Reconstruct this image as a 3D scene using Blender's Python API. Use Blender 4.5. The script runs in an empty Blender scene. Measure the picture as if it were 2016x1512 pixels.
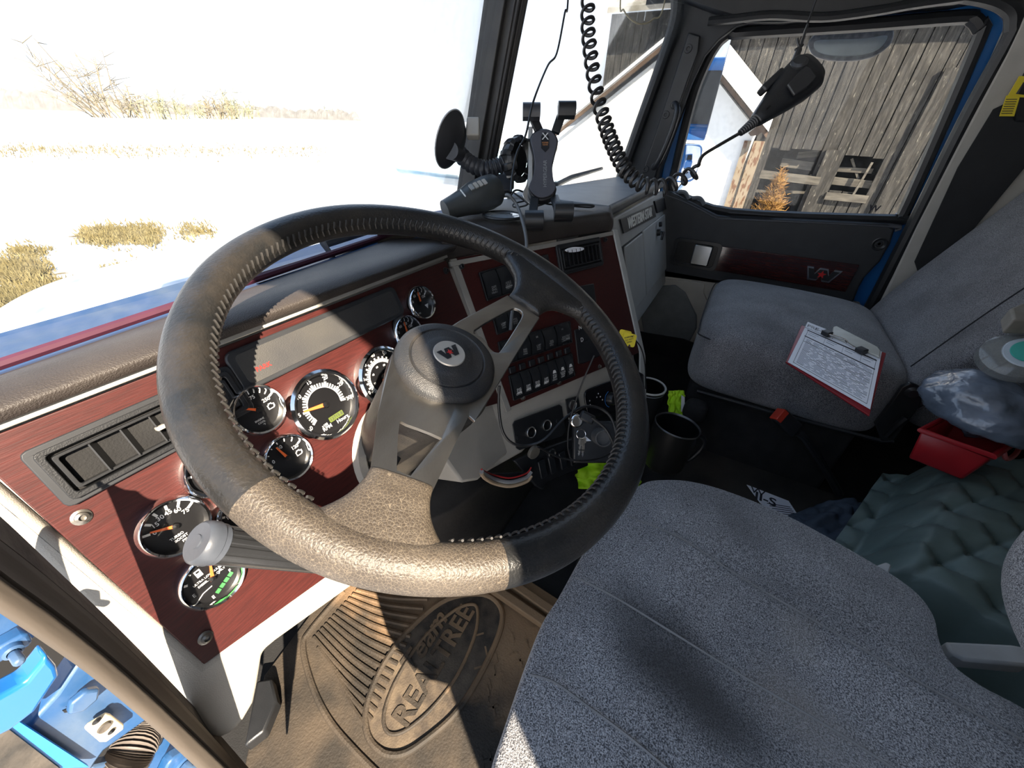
import bpy, bmesh, math, random
from mathutils import Vector as V, Matrix, noise
from mathutils.geometry import tessellate_polygon
random.seed(7)
sc = bpy.context.scene
col = sc.collection
R = math.radians

# ------------------------------------------------------------------ camera, world, sun, exposure
# metres; x to the passenger side, y to the truck's front, z up; the lens stands at the origin in the driver's door
F, CX, CY = 757.0, 1008.0, 756.0
YAW, PITCH, ROLL = R(62), math.atan2(513.0, 757.0), R(2.2)
h_ = V((math.sin(YAW), math.cos(YAW), 0)); z_ = V((0, 0, 1))
FW = h_ * math.cos(PITCH) - z_ * math.sin(PITCH)
r_ = h_.cross(z_); u_ = r_.cross(FW)
RT = r_ * math.cos(ROLL) + u_ * math.sin(ROLL)
UP = -r_ * math.sin(ROLL) + u_ * math.cos(ROLL)
cam = bpy.data.objects.new('camera', bpy.data.cameras.new('camera'))
col.objects.link(cam)
cam.data.sensor_width = 36
cam.data.lens = F / 2016 * 36
cam.data.clip_start = 0.01
cam.data.clip_end = 3000
m = Matrix.Identity(4)
for i in range(3):
    m[i][0], m[i][1], m[i][2] = RT[i], UP[i], -FW[i]
cam.matrix_world = m
sc.camera = cam

sc.view_settings.view_transform = 'Standard'
sc.view_settings.look = 'None'
sc.view_settings.gamma = 1
sc.view_settings.exposure = 0.0
sc.view_settings.use_curve_mapping = False
sc.cycles.max_bounces = 8
sc.cycles.transparent_max_bounces = 12
sc.cycles.sample_clamp_indirect = 6

world = bpy.data.worlds.new('world'); sc.world = world; world.use_nodes = True
wn, wl = world.node_tree.nodes, world.node_tree.links
bg = wn['Background']
tc = wn.new('ShaderNodeTexCoord'); sx = wn.new('ShaderNodeSeparateXYZ'); cr = wn.new('ShaderNodeValToRGB')
wl.new(tc.outputs['Generated'], sx.inputs[0]); wl.new(sx.outputs['Z'], cr.inputs[0]); wl.new(cr.outputs[0], bg.inputs[0])
cr.color_ramp.elements[0].position = 0.0; cr.color_ramp.elements[0].color = (0.95, 0.97, 1.0, 1)
cr.color_ramp.elements[1].position = 0.75; cr.color_ramp.elements[1].color = (0.46, 0.66, 1.0, 1)
bg.inputs[1].default_value = 1.4

SA, SE = R(-150), R(40)
S = V((math.sin(SA) * math.cos(SE), math.cos(SA) * math.cos(SE), math.sin(SE)))
sun = bpy.data.objects.new('sun', bpy.data.lights.new('sun', 'SUN')); col.objects.link(sun)
sun.rotation_euler = S.to_track_quat('Z', 'Y').to_euler()
sun.location = S * 20
sun.data.energy = 22.0
sun.data.angle = R(0.6)
sun.data.color = (1.0, 0.86, 0.68)

# ------------------------------------------------------------------ finding points on real planes
def ray(x, y): return RT * ((x - CX) / F) - UP * ((y - CY) / F) + FW
def onX(x, y, X): d = ray(x, y); return d * (X / d.x)
def onY(x, y, Y): d = ray(x, y); return d * (Y / d.y)
def onZ(x, y, Z): d = ray(x, y); return d * (Z / d.z)
def atd(x, y, t): return ray(x, y) * t
class Plane:
    def __init__(s, n, off=None, p=None):
        s.n = n.normalized(); s.off = s.n.dot(p) if p is not None else off
    def __call__(s, x, y, h=0): d = ray(x, y); return d * ((s.off + h) / s.n.dot(d))
EL = R(22.55)
DASH = Plane(V((0, -math.cos(EL), math.sin(EL))), -0.5036)
CA = R(22)
CLAT = V((math.cos(CA), -math.sin(CA), 0))
cn = V((-math.sin(CA) * math.cos(EL), -math.cos(CA) * math.cos(EL), math.sin(EL)))
CENT = Plane(cn, p=DASH(885, 525))
CUP = CENT.n.cross(CLAT) * -1
if CUP.z < 0: CUP = -CUP
DUP = V((0, math.sin(EL), math.cos(EL)))
XA = V((1, 0, 0)); YA = V((0, 1, 0)); ZA = V((0, 0, 1))

# ------------------------------------------------------------------ materials
MATS = {}
def nodes(name):
    m = bpy.data.materials.new(name); m.use_nodes = True
    nt = m.node_tree; return m, nt, nt.nodes, nt.links, nt.nodes['Principled BSDF']
def mat(name, c, rough=.5, metal=0, c2=None, scale=20, bump=0, bscale=200, spec=.5, coat=0, emit=None, es=1, stretch=None, thr=(.35, .65), detail=4, alpha=None, bdist=.002):
    if name in MATS: return MATS[name]
    m, nt, N, L, b = nodes(name)
    b.inputs['Base Color'].default_value = (*c, 1); b.inputs['Roughness'].default_value = rough
    b.inputs['Metallic'].default_value = metal; b.inputs['Specular IOR Level'].default_value = spec
    b.inputs['Coat Weight'].default_value = coat; b.inputs['Coat Roughness'].default_value = .08
    t = N.new('ShaderNodeTexCoord'); mp = N.new('ShaderNodeMapping'); L.new(t.outputs['Object'], mp.inputs[0])
    if stretch: mp.inputs['Scale'].default_value = stretch
    c2 = c2 if c2 is not None else tuple(x * .8 for x in c)
    n = N.new('ShaderNodeTexNoise'); n.inputs['Scale'].default_value = scale; n.inputs['Detail'].default_value = detail
    L.new(mp.outputs[0], n.inputs['Vector'])
    r = N.new('ShaderNodeValToRGB'); r.color_ramp.elements[0].position, r.color_ramp.elements[1].position = thr
    r.color_ramp.elements[0].color = (*c, 1); r.color_ramp.elements[1].color = (*c2, 1)
    L.new(n.outputs[0], r.inputs[0]); L.new(r.outputs[0], b.inputs['Base Color'])
    if bump:
        bn = N.new('ShaderNodeTexNoise'); bn.inputs['Scale'].default_value = bscale; bn.inputs['Detail'].default_value = 3
        L.new(mp.outputs[0], bn.inputs['Vector'])
        bp = N.new('ShaderNodeBump'); bp.inputs['Strength'].default_value = bump; bp.inputs['Distance'].default_value = bdist
        L.new(bn.outputs[0], bp.inputs['Height']); L.new(bp.outputs[0], b.inputs['Normal'])
    if emit: b.inputs['Emission Color'].default_value = (*emit, 1); b.inputs['Emission Strength'].default_value = es
    if alpha is not None: b.inputs['Alpha'].default_value = alpha
    MATS[name] = m; return m
def glass_mat(name, tint=(1, 1, 1), gloss=.06, haze=0.0, hz=(.8, .85, .9)):
    m, nt, N, L, b = nodes(name); N.remove(b)
    o = N['Material Output']; tr = N.new('ShaderNodeBsdfTransparent'); gl = N.new('ShaderNodeBsdfGlossy')
    tr.inputs[0].default_value = (*tint, 1); gl.inputs['Roughness'].default_value = .03
    fr = N.new('ShaderNodeLayerWeight'); fr.inputs[0].default_value = .12
    mu = N.new('ShaderNodeMath'); mu.operation = 'MULTIPLY_ADD'; mu.inputs[1].default_value = .5; mu.inputs[2].default_value = gloss * .4
    L.new(fr.outputs['Fresnel'], mu.inputs[0])
    mx = N.new('ShaderNodeMixShader'); L.new(mu.outputs[0], mx.inputs[0]); L.new(tr.outputs[0], mx.inputs[1]); L.new(gl.outputs[0], mx.inputs[2])
    out = mx
    if haze:
        df = N.new('ShaderNodeBsdfDiffuse'); df.inputs[0].default_value = (*hz, 1)
        t = N.new('ShaderNodeTexCoord'); ns = N.new('ShaderNodeTexNoise'); ns.inputs['Scale'].default_value = 60; ns.inputs['Detail'].default_value = 8
        L.new(t.outputs['Object'], ns.inputs['Vector'])
        rr = N.new('ShaderNodeMapRange'); rr.inputs['From Min'].default_value = .45; rr.inputs['From Max'].default_value = .8
        rr.inputs['To Min'].default_value = haze * .5; rr.inputs['To Max'].default_value = haze * 4
        L.new(ns.outputs[0], rr.inputs[0])
        m2 = N.new('ShaderNodeMixShader'); L.new(rr.outputs[0], m2.inputs[0]); L.new(mx.outputs[0], m2.inputs[1]); L.new(df.outputs[0], m2.inputs[2]); out = m2
    L.new(out.outputs[0], o.inputs[0]); MATS[name] = m; return m
def tweed(name, dark, mid, light, scale=430, stains=(), pile=(1, 1, 1)):
    """woven seat cloth: fine light and dark flecks in rows, with wear and stains of their own shape"""
    m, nt, N, L, b = nodes(name)
    b.inputs['Roughness'].default_value = .95; b.inputs['Specular IOR Level'].default_value = .15
    b.inputs['Sheen Weight'].default_value = .25; b.inputs['Sheen Roughness'].default_value = .5
    t = N.new('ShaderNodeTexCoord'); mp = N.new('ShaderNodeMapping'); mp.inputs['Scale'].default_value = pile
    L.new(t.outputs['Object'], mp.inputs[0])
    vo = N.new('ShaderNodeTexVoronoi'); vo.inputs['Scale'].default_value = scale; L.new(mp.outputs[0], vo.inputs['Vector'])
    n1 = N.new('ShaderNodeTexNoise'); n1.inputs['Scale'].default_value = scale * 1.1; n1.inputs['Detail'].default_value = 2; L.new(mp.outputs[0], n1.inputs['Vector'])
    r = N.new('ShaderNodeValToRGB'); e = r.color_ramp.elements
    e[0].position = .36; e[0].color = (*dark, 1); e[1].position = .66; e[1].color = (*light, 1)
    x = e.new(.5); x.color = (*mid, 1)
    L.new(n1.outputs[0], r.inputs[0]); cur = r.outputs[0]
    n2 = N.new('ShaderNodeTexNoise'); n2.inputs['Scale'].default_value = 9; n2.inputs['Detail'].default_value = 5; L.new(t.outputs['Object'], n2.inputs['Vector'])
    rr = N.new('ShaderNodeMapRange'); rr.inputs['From Min'].default_value = .3; rr.inputs['From Max'].default_value = .7
    rr.inputs['To Min'].default_value = .72; rr.inputs['To Max'].default_value = 1.18; L.new(n2.outputs[0], rr.inputs[0])
    mx = N.new('ShaderNodeVectorMath'); mx.operation = 'SCALE'; L.new(cur, mx.inputs[0]); L.new(rr.outputs[0], mx.inputs['Scale']); cur = mx.outputs[0]
    for (c, rad, col_, amt) in stains:      # soft-edged dirt marks
        d = N.new('ShaderNodeVectorMath'); d.operation = 'DISTANCE'; d.inputs[1].default_value = (c[0] + .035, c[1] + .035, c[2])
        ad = N.new('ShaderNodeVectorMath'); ad.operation = 'MULTIPLY_ADD'
        L.new(n2.outputs['Color'], ad.inputs[0]); ad.inputs[1].default_value = (.07, .07, 0); L.new(t.outputs['Object'], ad.inputs[2])
        L.new(ad.outputs[0], d.inputs[0])
        q = N.new('ShaderNodeMapRange'); q.interpolation_type = 'SMOOTHSTEP'
        q.inputs['From Min'].default_value = rad * .1; q.inputs['From Max'].default_value = rad
        q.inputs['To Min'].default_value = amt; q.inputs['To Max'].default_value = 0; L.new(d.outputs['Value'], q.inputs[0])
        k = N.new('ShaderNodeMix'); k.data_type = 'RGBA'; L.new(q.outputs[0], k.inputs['Factor']); L.new(cur, k.inputs[6]); k.inputs[7].default_value = (*col_, 1); cur = k.outputs[2]
    L.new(cur, b.inputs['Base Color'])
    bp = N.new('ShaderNodeBump'); bp.inputs['Strength'].default_value = .5; bp.inputs['Distance'].default_value = .0015
    L.new(vo.outputs['Distance'], bp.inputs['Height']); L.new(bp.outputs[0], b.inputs['Normal'])
    MATS[name] = m; return m
def leather(name, c, c2, rough, crack=0, vs=160, bump=.4):
    m, nt, N, L, b = nodes(name); b.inputs['Roughness'].default_value = rough; b.inputs['Specular IOR Level'].default_value = .5
    t = N.new('ShaderNodeTexCoord')
    n = N.new('ShaderNodeTexNoise'); n.inputs['Scale'].default_value = 14; n.inputs['Detail'].default_value = 8; n.inputs['Roughness'].default_value = .7; L.new(t.outputs['Object'], n.inputs['Vector'])
    r = N.new('ShaderNodeValToRGB'); r.color_ramp.elements[0].position = .42; r.color_ramp.elements[1].position = .68
    r.color_ramp.elements[0].color = (*c, 1); r.color_ramp.elements[1].color = (*c2, 1); L.new(n.outputs[0], r.inputs[0]); cur = r.outputs[0]
    v = N.new('ShaderNodeTexVoronoi'); v.feature = 'DISTANCE_TO_EDGE'; v.inputs['Scale'].default_value = vs; L.new(t.outputs['Object'], v.inputs['Vector'])
    if crack:
        q = N.new('ShaderNodeMapRange'); q.inputs['From Min'].default_value = 0; q.inputs['From Max'].default_value = .05; q.inputs['To Min'].default_value = crack; q.inputs['To Max'].default_value = 0
        L.new(v.outputs['Distance'], q.inputs[0])
        k = N.new('ShaderNodeMix'); k.data_type = 'RGBA'; L.new(q.outputs[0], k.inputs['Factor']); L.new(cur, k.inputs[6]); k.inputs[7].default_value = (.34, .28, .20, 1); cur = k.outputs[2]
    L.new(cur, b.inputs['Base Color'])
    n3 = N.new('ShaderNodeTexNoise'); n3.inputs['Scale'].default_value = 420; n3.inputs['Detail'].default_value = 4; L.new(t.outputs['Object'], n3.inputs['Vector'])
    a = N.new('ShaderNodeMath'); a.operation = 'MULTIPLY_ADD'; L.new(v.outputs['Distance'], a.inputs[0]); a.inputs[1].default_value = .6; L.new(n3.outputs[0], a.inputs[2])
    bp = N.new('ShaderNodeBump'); bp.inputs['Strength'].default_value = bump; bp.inputs['Distance'].default_value = .0012; L.new(a.outputs[0], bp.inputs['Height']); L.new(bp.outputs[0], b.inputs['Normal'])
    MATS[name] = m; return m

PAD = mat('soft dash vinyl', (.034, .028, .025), .5, bump=.5, bscale=700, c2=(.046, .038, .033), spec=.4)
WOOD = mat('red wood veneer', (.060, .0125, .0105), .45, c2=(.038, .009, .008), scale=40, stretch=(1, 14, 14), bump=.1, bscale=60, detail=8, coat=.05, spec=.3)
GREY = mat('warm grey plastic', (.38, .355, .31), .55, c2=(.42, .39, .34), bump=.25, bscale=900)
GREYL = mat('pale grey plastic', (.40, .41, .40), .45, bump=.2, bscale=900, c2=(.44, .45, .44))
BEIGE = mat('beige pillar cloth', (.42, .40, .36), .9, bump=.3, bscale=500, c2=(.46, .44, .40))
BLACK = mat('black plastic', (.012, .013, .015), .38, bump=.15, bscale=800, c2=(.018, .019, .021))
SATIN = mat('satin black plastic', (.022, .023, .025), .3, bump=.05)
CHAR = mat('charcoal door vinyl', (.022, .024, .027), .5, bump=.3, bscale=800, c2=(.028, .030, .033))
RUBBER = mat('dusty rubber', (.03, .028, .026), .75, c2=(.10, .085, .07), scale=30, bump=.3, bscale=200)
SEAL = mat('brown dusty door seal', (.06, .048, .037), .8, c2=(.11, .088, .068), scale=18, bump=.2, bscale=150, stretch=(1, 1, .2))
BLUE = mat('blue truck paint', (.012, .12, .38), .28, c2=(.015, .14, .42), scale=6, coat=.6)
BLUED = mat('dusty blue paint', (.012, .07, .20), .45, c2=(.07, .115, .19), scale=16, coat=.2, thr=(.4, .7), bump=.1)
CHROME = mat('chrome', (.85, .85, .85), .08, 1, c2=(.8, .8, .8))
STEEL = mat('brushed steel', (.40, .38, .35), .36, 1, c2=(.28, .26, .235), scale=9, bump=.08, bscale=300, stretch=(1, 1, 8))
DIAL = mat('black dial face', (.006, .006, .007), .35)
WHITE = mat('white print', (.8, .8, .78), .5, c2=(.75, .75, .73))
PRINTG = mat('grey print', (.34, .35, .35), .5)
ORANGE = mat('orange needle', (.85, .16, .04), .4, c2=(.8, .14, .03))
REDM = mat('red plastic', (.55, .02, .015), .35, c2=(.5, .02, .015))
GREENM = mat('green bar print', (.04, .25, .06), .5)
LENS = glass_mat('gauge glass', gloss=.05)
WGLASS = glass_mat('window glass', (.97, .99, 1), gloss=.04, haze=.012)
DGLASS = glass_mat('dirty door glass', (.97, .98, .98), gloss=.04, haze=.014)
LEATHER = leather('black wheel leather', (.013, .0135, .014), (.034, .029, .024), .30, 0, 260, .35)
WORN_LIT = leather('worn sunlit wheel leather', (.042, .033, .025), (.074, .060, .046), .48, .32, 420, .5)
THREAD = mat('black lacing thread', (.03, .028, .026), .6)
WHUB = mat('dusty hub plastic', (.022, .023, .025), .42, c2=(.045, .039, .034), scale=24, bump=.4, bscale=900)
#SEATC = tweed('driver seat cloth', (.035, .036, .042), (.14, .14, .15), (.27, .27, .28), 800, [((.30, -.09, -.45), .085, (.03, .03, .031), .8), ((.24, -.06, -.45), .06, (.035, .035, .035), .7), ((.36, -.045, -.45), .06, (.05, .05, .05), .5), ((.33, -.2, -.45), .06, (.22, .20, .175), .35)])
SEATP = tweed('passenger seat cloth', (.032, .033, .042), (.18, .18, .192), (.33, .33, .345), 700)
SEAM = mat('seat seam', (.17, .17, .175), .8)
SEAMD = mat('dark seat seam', (.02, .02, .024), .9)
TUFT = mat('grey green quilted vinyl', (.12, .17, .165), .5, c2=(.135, .19, .185), bump=.15, bscale=120)
CARPET = mat('black carpet', (.008, .008, .009), .95, bump=.6, bscale=500, c2=(.015, .015, .015))
MATR = mat('dusty sunlit floor mat rubber', (.024, .019, .014), .75, c2=(.065, .048, .032), scale=14, bump=.6, bscale=260, detail=9, thr=(.4, .66))
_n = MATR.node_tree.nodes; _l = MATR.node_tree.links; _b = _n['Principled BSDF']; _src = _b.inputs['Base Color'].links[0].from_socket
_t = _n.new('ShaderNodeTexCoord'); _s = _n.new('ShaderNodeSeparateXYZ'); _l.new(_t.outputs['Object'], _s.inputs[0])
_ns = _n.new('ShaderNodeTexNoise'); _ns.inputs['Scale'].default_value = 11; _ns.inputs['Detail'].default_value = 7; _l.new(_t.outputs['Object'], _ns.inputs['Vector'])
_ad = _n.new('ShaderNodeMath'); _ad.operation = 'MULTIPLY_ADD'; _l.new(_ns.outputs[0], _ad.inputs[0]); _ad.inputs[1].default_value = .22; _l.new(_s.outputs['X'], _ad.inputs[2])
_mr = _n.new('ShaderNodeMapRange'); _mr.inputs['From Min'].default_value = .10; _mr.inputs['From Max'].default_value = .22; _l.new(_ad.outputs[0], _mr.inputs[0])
_mx = _n.new('ShaderNodeMix'); _mx.data_type = 'RGBA'; _l.new(_mr.outputs[0], _mx.inputs['Factor']); _l.new(_src, _mx.inputs[6]); _mx.inputs[7].default_value = (.34, .21, .11, 1); _l.new(_mx.outputs[2], _b.inputs['Base Color'])  # orange dust toward the right, also painting in sunlight missing there
MATD = mat('dark ribbed rubber', (.05, .038, .028), .7, c2=(.12, .09, .06), scale=40, bump=.4, bscale=300)
ENGC = mat('dusty engine cover', (.016, .0145, .013), .7, c2=(.050, .042, .034), scale=7, bump=.3, bscale=120, detail=8)
SNOW = mat('old snow', (.48, .50, .54), .7, c2=(.42, .44, .48), scale=.4)
CORD = mat('black cord', (.012, .012, .013), .4)
PAPER = mat('paper', (.88, .9, .95), .8, c2=(.84, .86, .92), scale=8)
INK = mat('ink', (.03, .03, .04), .7)
INKG = mat('light ink', (.28, .30, .36), .8)
YELL = mat('yellow tag', (.75, .60, .03), .5, c2=(.7, .55, .03))

# ------------------------------------------------------------------ object helpers
ORG = {}
def tag(o, label=None, cat=None, group=None, kind=None):
    if label: o['label'] = label
    if cat: o['category'] = cat
    if group: o['group'] = group
    if kind: o['kind'] = kind
    return o
def thing(name, loc, label, cat, group=None, kind=None):
    o = bpy.data.objects.new(name, None); col.objects.link(o); o.location = loc
    o.empty_display_size = .05
    ORG[o.name] = V(loc); return tag(o, label, cat, group, kind)
_tx = {}
def text_mesh(s, bold=0.0):
    if (s, bold) in _tx: return _tx[(s, bold)]
    c = bpy.data.curves.new('t', 'FONT'); c.body = s; c.size = 1; c.align_x = 'CENTER'; c.align_y = 'CENTER'; c.resolution_u = 3
    c.offset = bold
    o = bpy.data.objects.new('t', c); col.objects.link(o)
    dg = bpy.context.evaluated_depsgraph_get(); me = bpy.data.meshes.new_from_object(o.evaluated_get(dg))
    r = ([tuple(v.co) for v in me.vertices], [tuple(p.vertices) for p in me.polygons])
    bpy.data.objects.remove(o); bpy.data.curves.remove(c); bpy.data.meshes.remove(me)
    _tx[(s, bold)] = r; return r
class MB:
    def __init__(s): s.v = []; s.f = []
    def add(s, vs, fs):
        b = len(s.v); s.v += [V(p) for p in vs]; s.f += [tuple(i + b for i in f) for f in fs]; return s
    def prism(s, loops, ext):
        """loops: outer polygon then holes, as 3D points; extruded by the vector ext"""
        if not isinstance(loops[0][0], (list, tuple, V)): loops = [loops]
        loops = [[V(p) for p in l] for l in loops]; flat = [p for l in loops for p in l]; n = len(flat); ext = V(ext)
        s.add(flat + [p + ext for p in flat], [])
        b = len(s.v) - 2 * n
        tr = tessellate_polygon(loops) if len(loops) > 1 else []
        if len(loops) == 1: s.f += [tuple(b + i for i in range(n)), tuple(b + n + i for i in reversed(range(n)))]
        for t in tr:
            s.f.append((b + t[0], b + t[1], b + t[2])); s.f.append((b + n + t[2], b + n + t[1], b + n + t[0]))
        k = 0
        for l in loops:
            m_ = len(l)
            for i in range(m_):
                a, c = k + i, k + (i + 1) % m_
                s.f.append((b + a, b + c, b + n + c, b + n + a))
            k += m_
        return s
    def box(s, c, X, Y, Z):
        c, X, Y, Z = V(c), V(X), V(Y), V(Z)
        return s.prism([c - X - Y - Z, c + X - Y - Z, c + X + Y - Z, c - X + Y - Z], Z * 2)
    def abox(s, a, b_):
        a, b_ = V(a), V(b_); c = (a + b_) / 2; h = (b_ - a) / 2
        return s.box(c, (h.x, 0, 0), (0, h.y, 0), (0, 0, h.z))
    def lathe(s, o, ax, prof, seg=40, sc2=None):
        """prof: (radius, height along ax)"""
        o, ax = V(o), V(ax).normalized()
        e1 = ax.orthogonal().normalized(); e2 = ax.cross(e1)
        n = len(prof); vs = []; fs = []
        for i in range(seg):
            a = 2 * math.pi * i / seg; d = e1 * math.cos(a) + e2 * math.sin(a)
            for (r, hh) in prof: vs.append(o + d * r + ax * hh)
        for i in range(seg):
            j = (i + 1) % seg
            for k in range(n - 1): fs.append((i * n + k, j * n + k, j * n + k + 1, i * n + k + 1))
        return s.add(vs, fs)
    def cyl(s, a, b_, r, r2=None, seg=20):
        a, b_ = V(a), V(b_); L = (b_ - a).length; r2 = r if r2 is None else r2
        return s.lathe(a, b_ - a, [(0.00001, 0), (r, 0), (r2, L), (0.00001, L)], seg)
    def tube(s, pts, r, seg=8, closed=False):
        pts = [V(p) for p in pts]; n = len(pts)
        rs = r if isinstance(r, (list, tuple)) else [r] * n
        T = []
        for i in range(n):
            a = pts[(i - 1) % n] if (closed or i) else pts[i]; b_ = pts[(i + 1) % n] if (closed or i < n - 1) else pts[i]
            t = b_ - a; T.append(t.normalized() if t.length > 1e-9 else V((0, 0, 1)))
        u = T[0].orthogonal().normalized(); vs = []; fs = []
        for i in range(n):
            u = (u - T[i] * u.dot(T[i]));
            u = u.normalized() if u.length > 1e-6 else T[i].orthogonal().normalized()
            w = T[i].cross(u)
            for k in range(seg):
                a = 2 * math.pi * k / seg; vs.append(pts[i] + (u * math.cos(a) + w * math.sin(a)) * rs[i])
        for i in range(n if closed else n - 1):
            j = (i + 1) % n
            for k in range(seg): fs.append((i * seg + k, i * seg + (k + 1) % seg, j * seg + (k + 1) % seg, j * seg + k))
        if not closed: fs += [tuple(range(seg))[::-1], tuple((n - 1) * seg + k for k in range(seg))]
        return s.add(vs, fs)
    def grid(s, fn, nu, nv, cu=False, cv=False):
        vs = [fn(i / (nu if cu else nu - 1), j / (nv if cv else nv - 1)) for i in range(nu) for j in range(nv)]; fs = []
        for i in range(nu if cu else nu - 1):
            for j in range(nv if cv else nv - 1):
                a, b_ = (i + 1) % nu, (j + 1) % nv; fs.append((i * nv + j, a * nv + j, a * nv + b_, i * nv + b_))
        return s.add(vs, fs)
    def text(s, t, o, ux, uy, size, bold=0.0, ext=None):
        vs, fs = text_mesh(t, bold); o, ux, uy = V(o), V(ux).normalized(), V(uy).normalized()
        p = [o + ux * (x * size) + uy * (y * size) for x, y, z in vs]
        if ext is None: return s.add(p, fs)
        ed = {}
        for f in fs:
            for i in range(len(f)): e = (f[i], f[(i + 1) % len(f)]); ed[e] = 1
        n = len(p); side = [(a, b_, b_ + n, a + n) for (a, b_) in ed if (b_, a) not in ed]
        return s.add(p + [q + V(ext) for q in p], [tuple(i + n for i in f) for f in fs] + side)
    def build(s, name, ma, parent=None, smooth=False, bevel=0, bseg=2, sub=0, ang=35, label=None, kind=None, solid=0):
        off = ORG.get(parent.name, V((0, 0, 0))) if parent else V((0, 0, 0))
        me = bpy.data.meshes.new(name); me.from_pydata([tuple(p - off) for p in s.v], [], s.f)
        bm = bmesh.new(); bm.from_mesh(me)
        bmesh.ops.recalc_face_normals(bm, faces=bm.faces); bm.to_mesh(me); bm.free()
        me.materials.append(ma)
        if smooth or bevel or sub:
            me.polygons.foreach_set('use_smooth', [True] * len(me.polygons))
            if smooth != 'all': me.set_sharp_from_angle(angle=R(ang))
        o = bpy.data.objects.new(name, me); col.objects.link(o)
        if parent: o.parent = parent
        ORG[o.name] = off
        if bevel:
            b = o.modifiers.new('b', 'BEVEL'); b.width = bevel; b.segments = bseg; b.limit_method = 'ANGLE'; b.angle_limit = R(40)
            if hasattr(b, 'harden_normals'): b.harden_normals = False
        if solid: q = o.modifiers.new('s', 'SOLIDIFY'); q.thickness = solid; q.offset = -1
        if sub: q = o.modifiers.new('u', 'SUBSURF'); q.levels = q.render_levels = sub
        if label: o['label'] = label
        if kind: o['kind'] = kind
        return o
def rr(c, ux, uy, w, h, r, seg=5):
    """rounded rectangle loop"""
    c, ux, uy = V(c), V(ux), V(uy); out = []
    for (sx_, sy_, a0) in ((1, 1, 0), (-1, 1, 90), (-1, -1, 180), (1, -1, 270)):
        for k in range(seg + 1):
            a = R(a0 + 90 * k / seg); out.append(c + ux * (sx_ * (w / 2 - r) + r * math.cos(a)) + uy * (sy_ * (h / 2 - r) + r * math.sin(a)))
    return out
def circ(c, ux, uy, r, seg=32): return [V(c) + V(ux) * (r * math.cos(2 * math.pi * k / seg)) + V(uy) * (r * math.sin(2 * math.pi * k / seg)) for k in range(seg)]
def P(pl, *pts): return [pl(*p) if isinstance(pl, Plane) else pl(p) for p in pts]
def spline(pts, n=10, closed=False):
    pts = [V(p) for p in pts]; out = []; m_ = len(pts)
    for i in range(m_ if closed else m_ - 1):
        g = lambda k: pts[k % m_] if closed else pts[max(0, min(m_ - 1, k))]
        p0, p1, p2, p3 = g(i - 1), g(i), g(i + 1), g(i + 2)
        for k in range(n):
            t = k / n; out.append(.5 * ((2 * p1) + (-p0 + p2) * t + (2 * p0 - 5 * p1 + 4 * p2 - p3) * t * t + (-p0 + 3 * p1 - 3 * p2 + p3) * t ** 3))
    if not closed: out.append(pts[-1])
    return out
def struct(mb, name, ma, **k):
    o = mb.build(name, ma, None, **k); o['kind'] = 'structure'; return o

# ================================================================== the cab shell
mb = MB().abox((-.12, -1.75, -.97), (1.98, .72, -.925)); struct(mb, 'floor', CARPET)
# firewall
struct(MB().abox((-.08, .64, -.95), (1.95, .70, -.24)), 'wall_front', CHAR)
# back wall and the side walls behind the doors
struct(MB().abox((-.12, -1.8, -.95), (1.98, -1.74, .62)), 'wall_back', GREY)
struct(MB().abox((-.125, -1.8, .5), (1.98, .45, .62)), 'ceiling', mat('headliner', (.33, .32, .30), .9, bump=.2))
struct(MB().prism([(-.128, y, z) for y, z in ((-1.8, -.95), (-.34, -.95), (-.36, -.10), (-.44, .5), (-.44, .56), (-1.8, .56))], (.008, 0, 0)), 'wall_left', GREY)
struct(MB().abox((1.93, -1.8, -.95), (2.0, -.6, .62)), 'wall_right', BLUE)
struct(MB().abox((1.90, -1.8, -.93), (1.929, -.585, .50)), 'wall_right.003', BEIGE)
struct(MB().abox((1.885, -.66, .365), (1.95, .52, .50)), 'trim_16', BLACK)
struct(MB().abox((1.80, -.66, .44), (1.89, .40, .50)), 'trim_17', BLACK)

# windshield: two flat raked panes meeting at a centre post
WB0, WBC, WB1 = V((-.10, .565, -.21)), V((.935, .665, -.20)), V((1.93, .50, -.20))
RK = V((0, -.30, 1.0))
def pane(a, b_, ht): return [a, b_, b_ + RK * ht, a + RK * ht]
for i, (a, b_) in enumerate(((WB0, WBC), (WBC, WB1))):
    struct(MB().prism(pane(a, b_, .66), (0, .004, .001)), 'window_%d' % (i + 1), WGLASS)
def post(path, w, d, name, ma):
    pass
# centre post with ribbed rubber
t0 = onX(931, 388, .935); t1 = onX(996, 0, .935)
dirp = (t1 - t0).normalized(); t1 = t1 + dirp * .45; t0 = t0 - dirp * .06
fw_ = XA.cross(dirp).normalized()
mb = MB()
for (x0, x1, d0) in ((-.022, .022, .035), (-.034, -.022, .018), (.022, .034, .018), (-.006, .006, .043), (-.018, -.012, .041), (.012, .018, .041)):
    c = (t0 + t1) / 2 + XA * ((x0 + x1) / 2); hl = (t1 - t0).length / 2
    mb.box(c, XA * ((x1 - x0) / 2), fw_ * (d0 / 1.0), dirp * hl)
struct(mb, 'trim_1', mat('black post rubber', (.022, .022, .024), .55, c2=(.035, .033, .03), bump=.15), bevel=.002)
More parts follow.
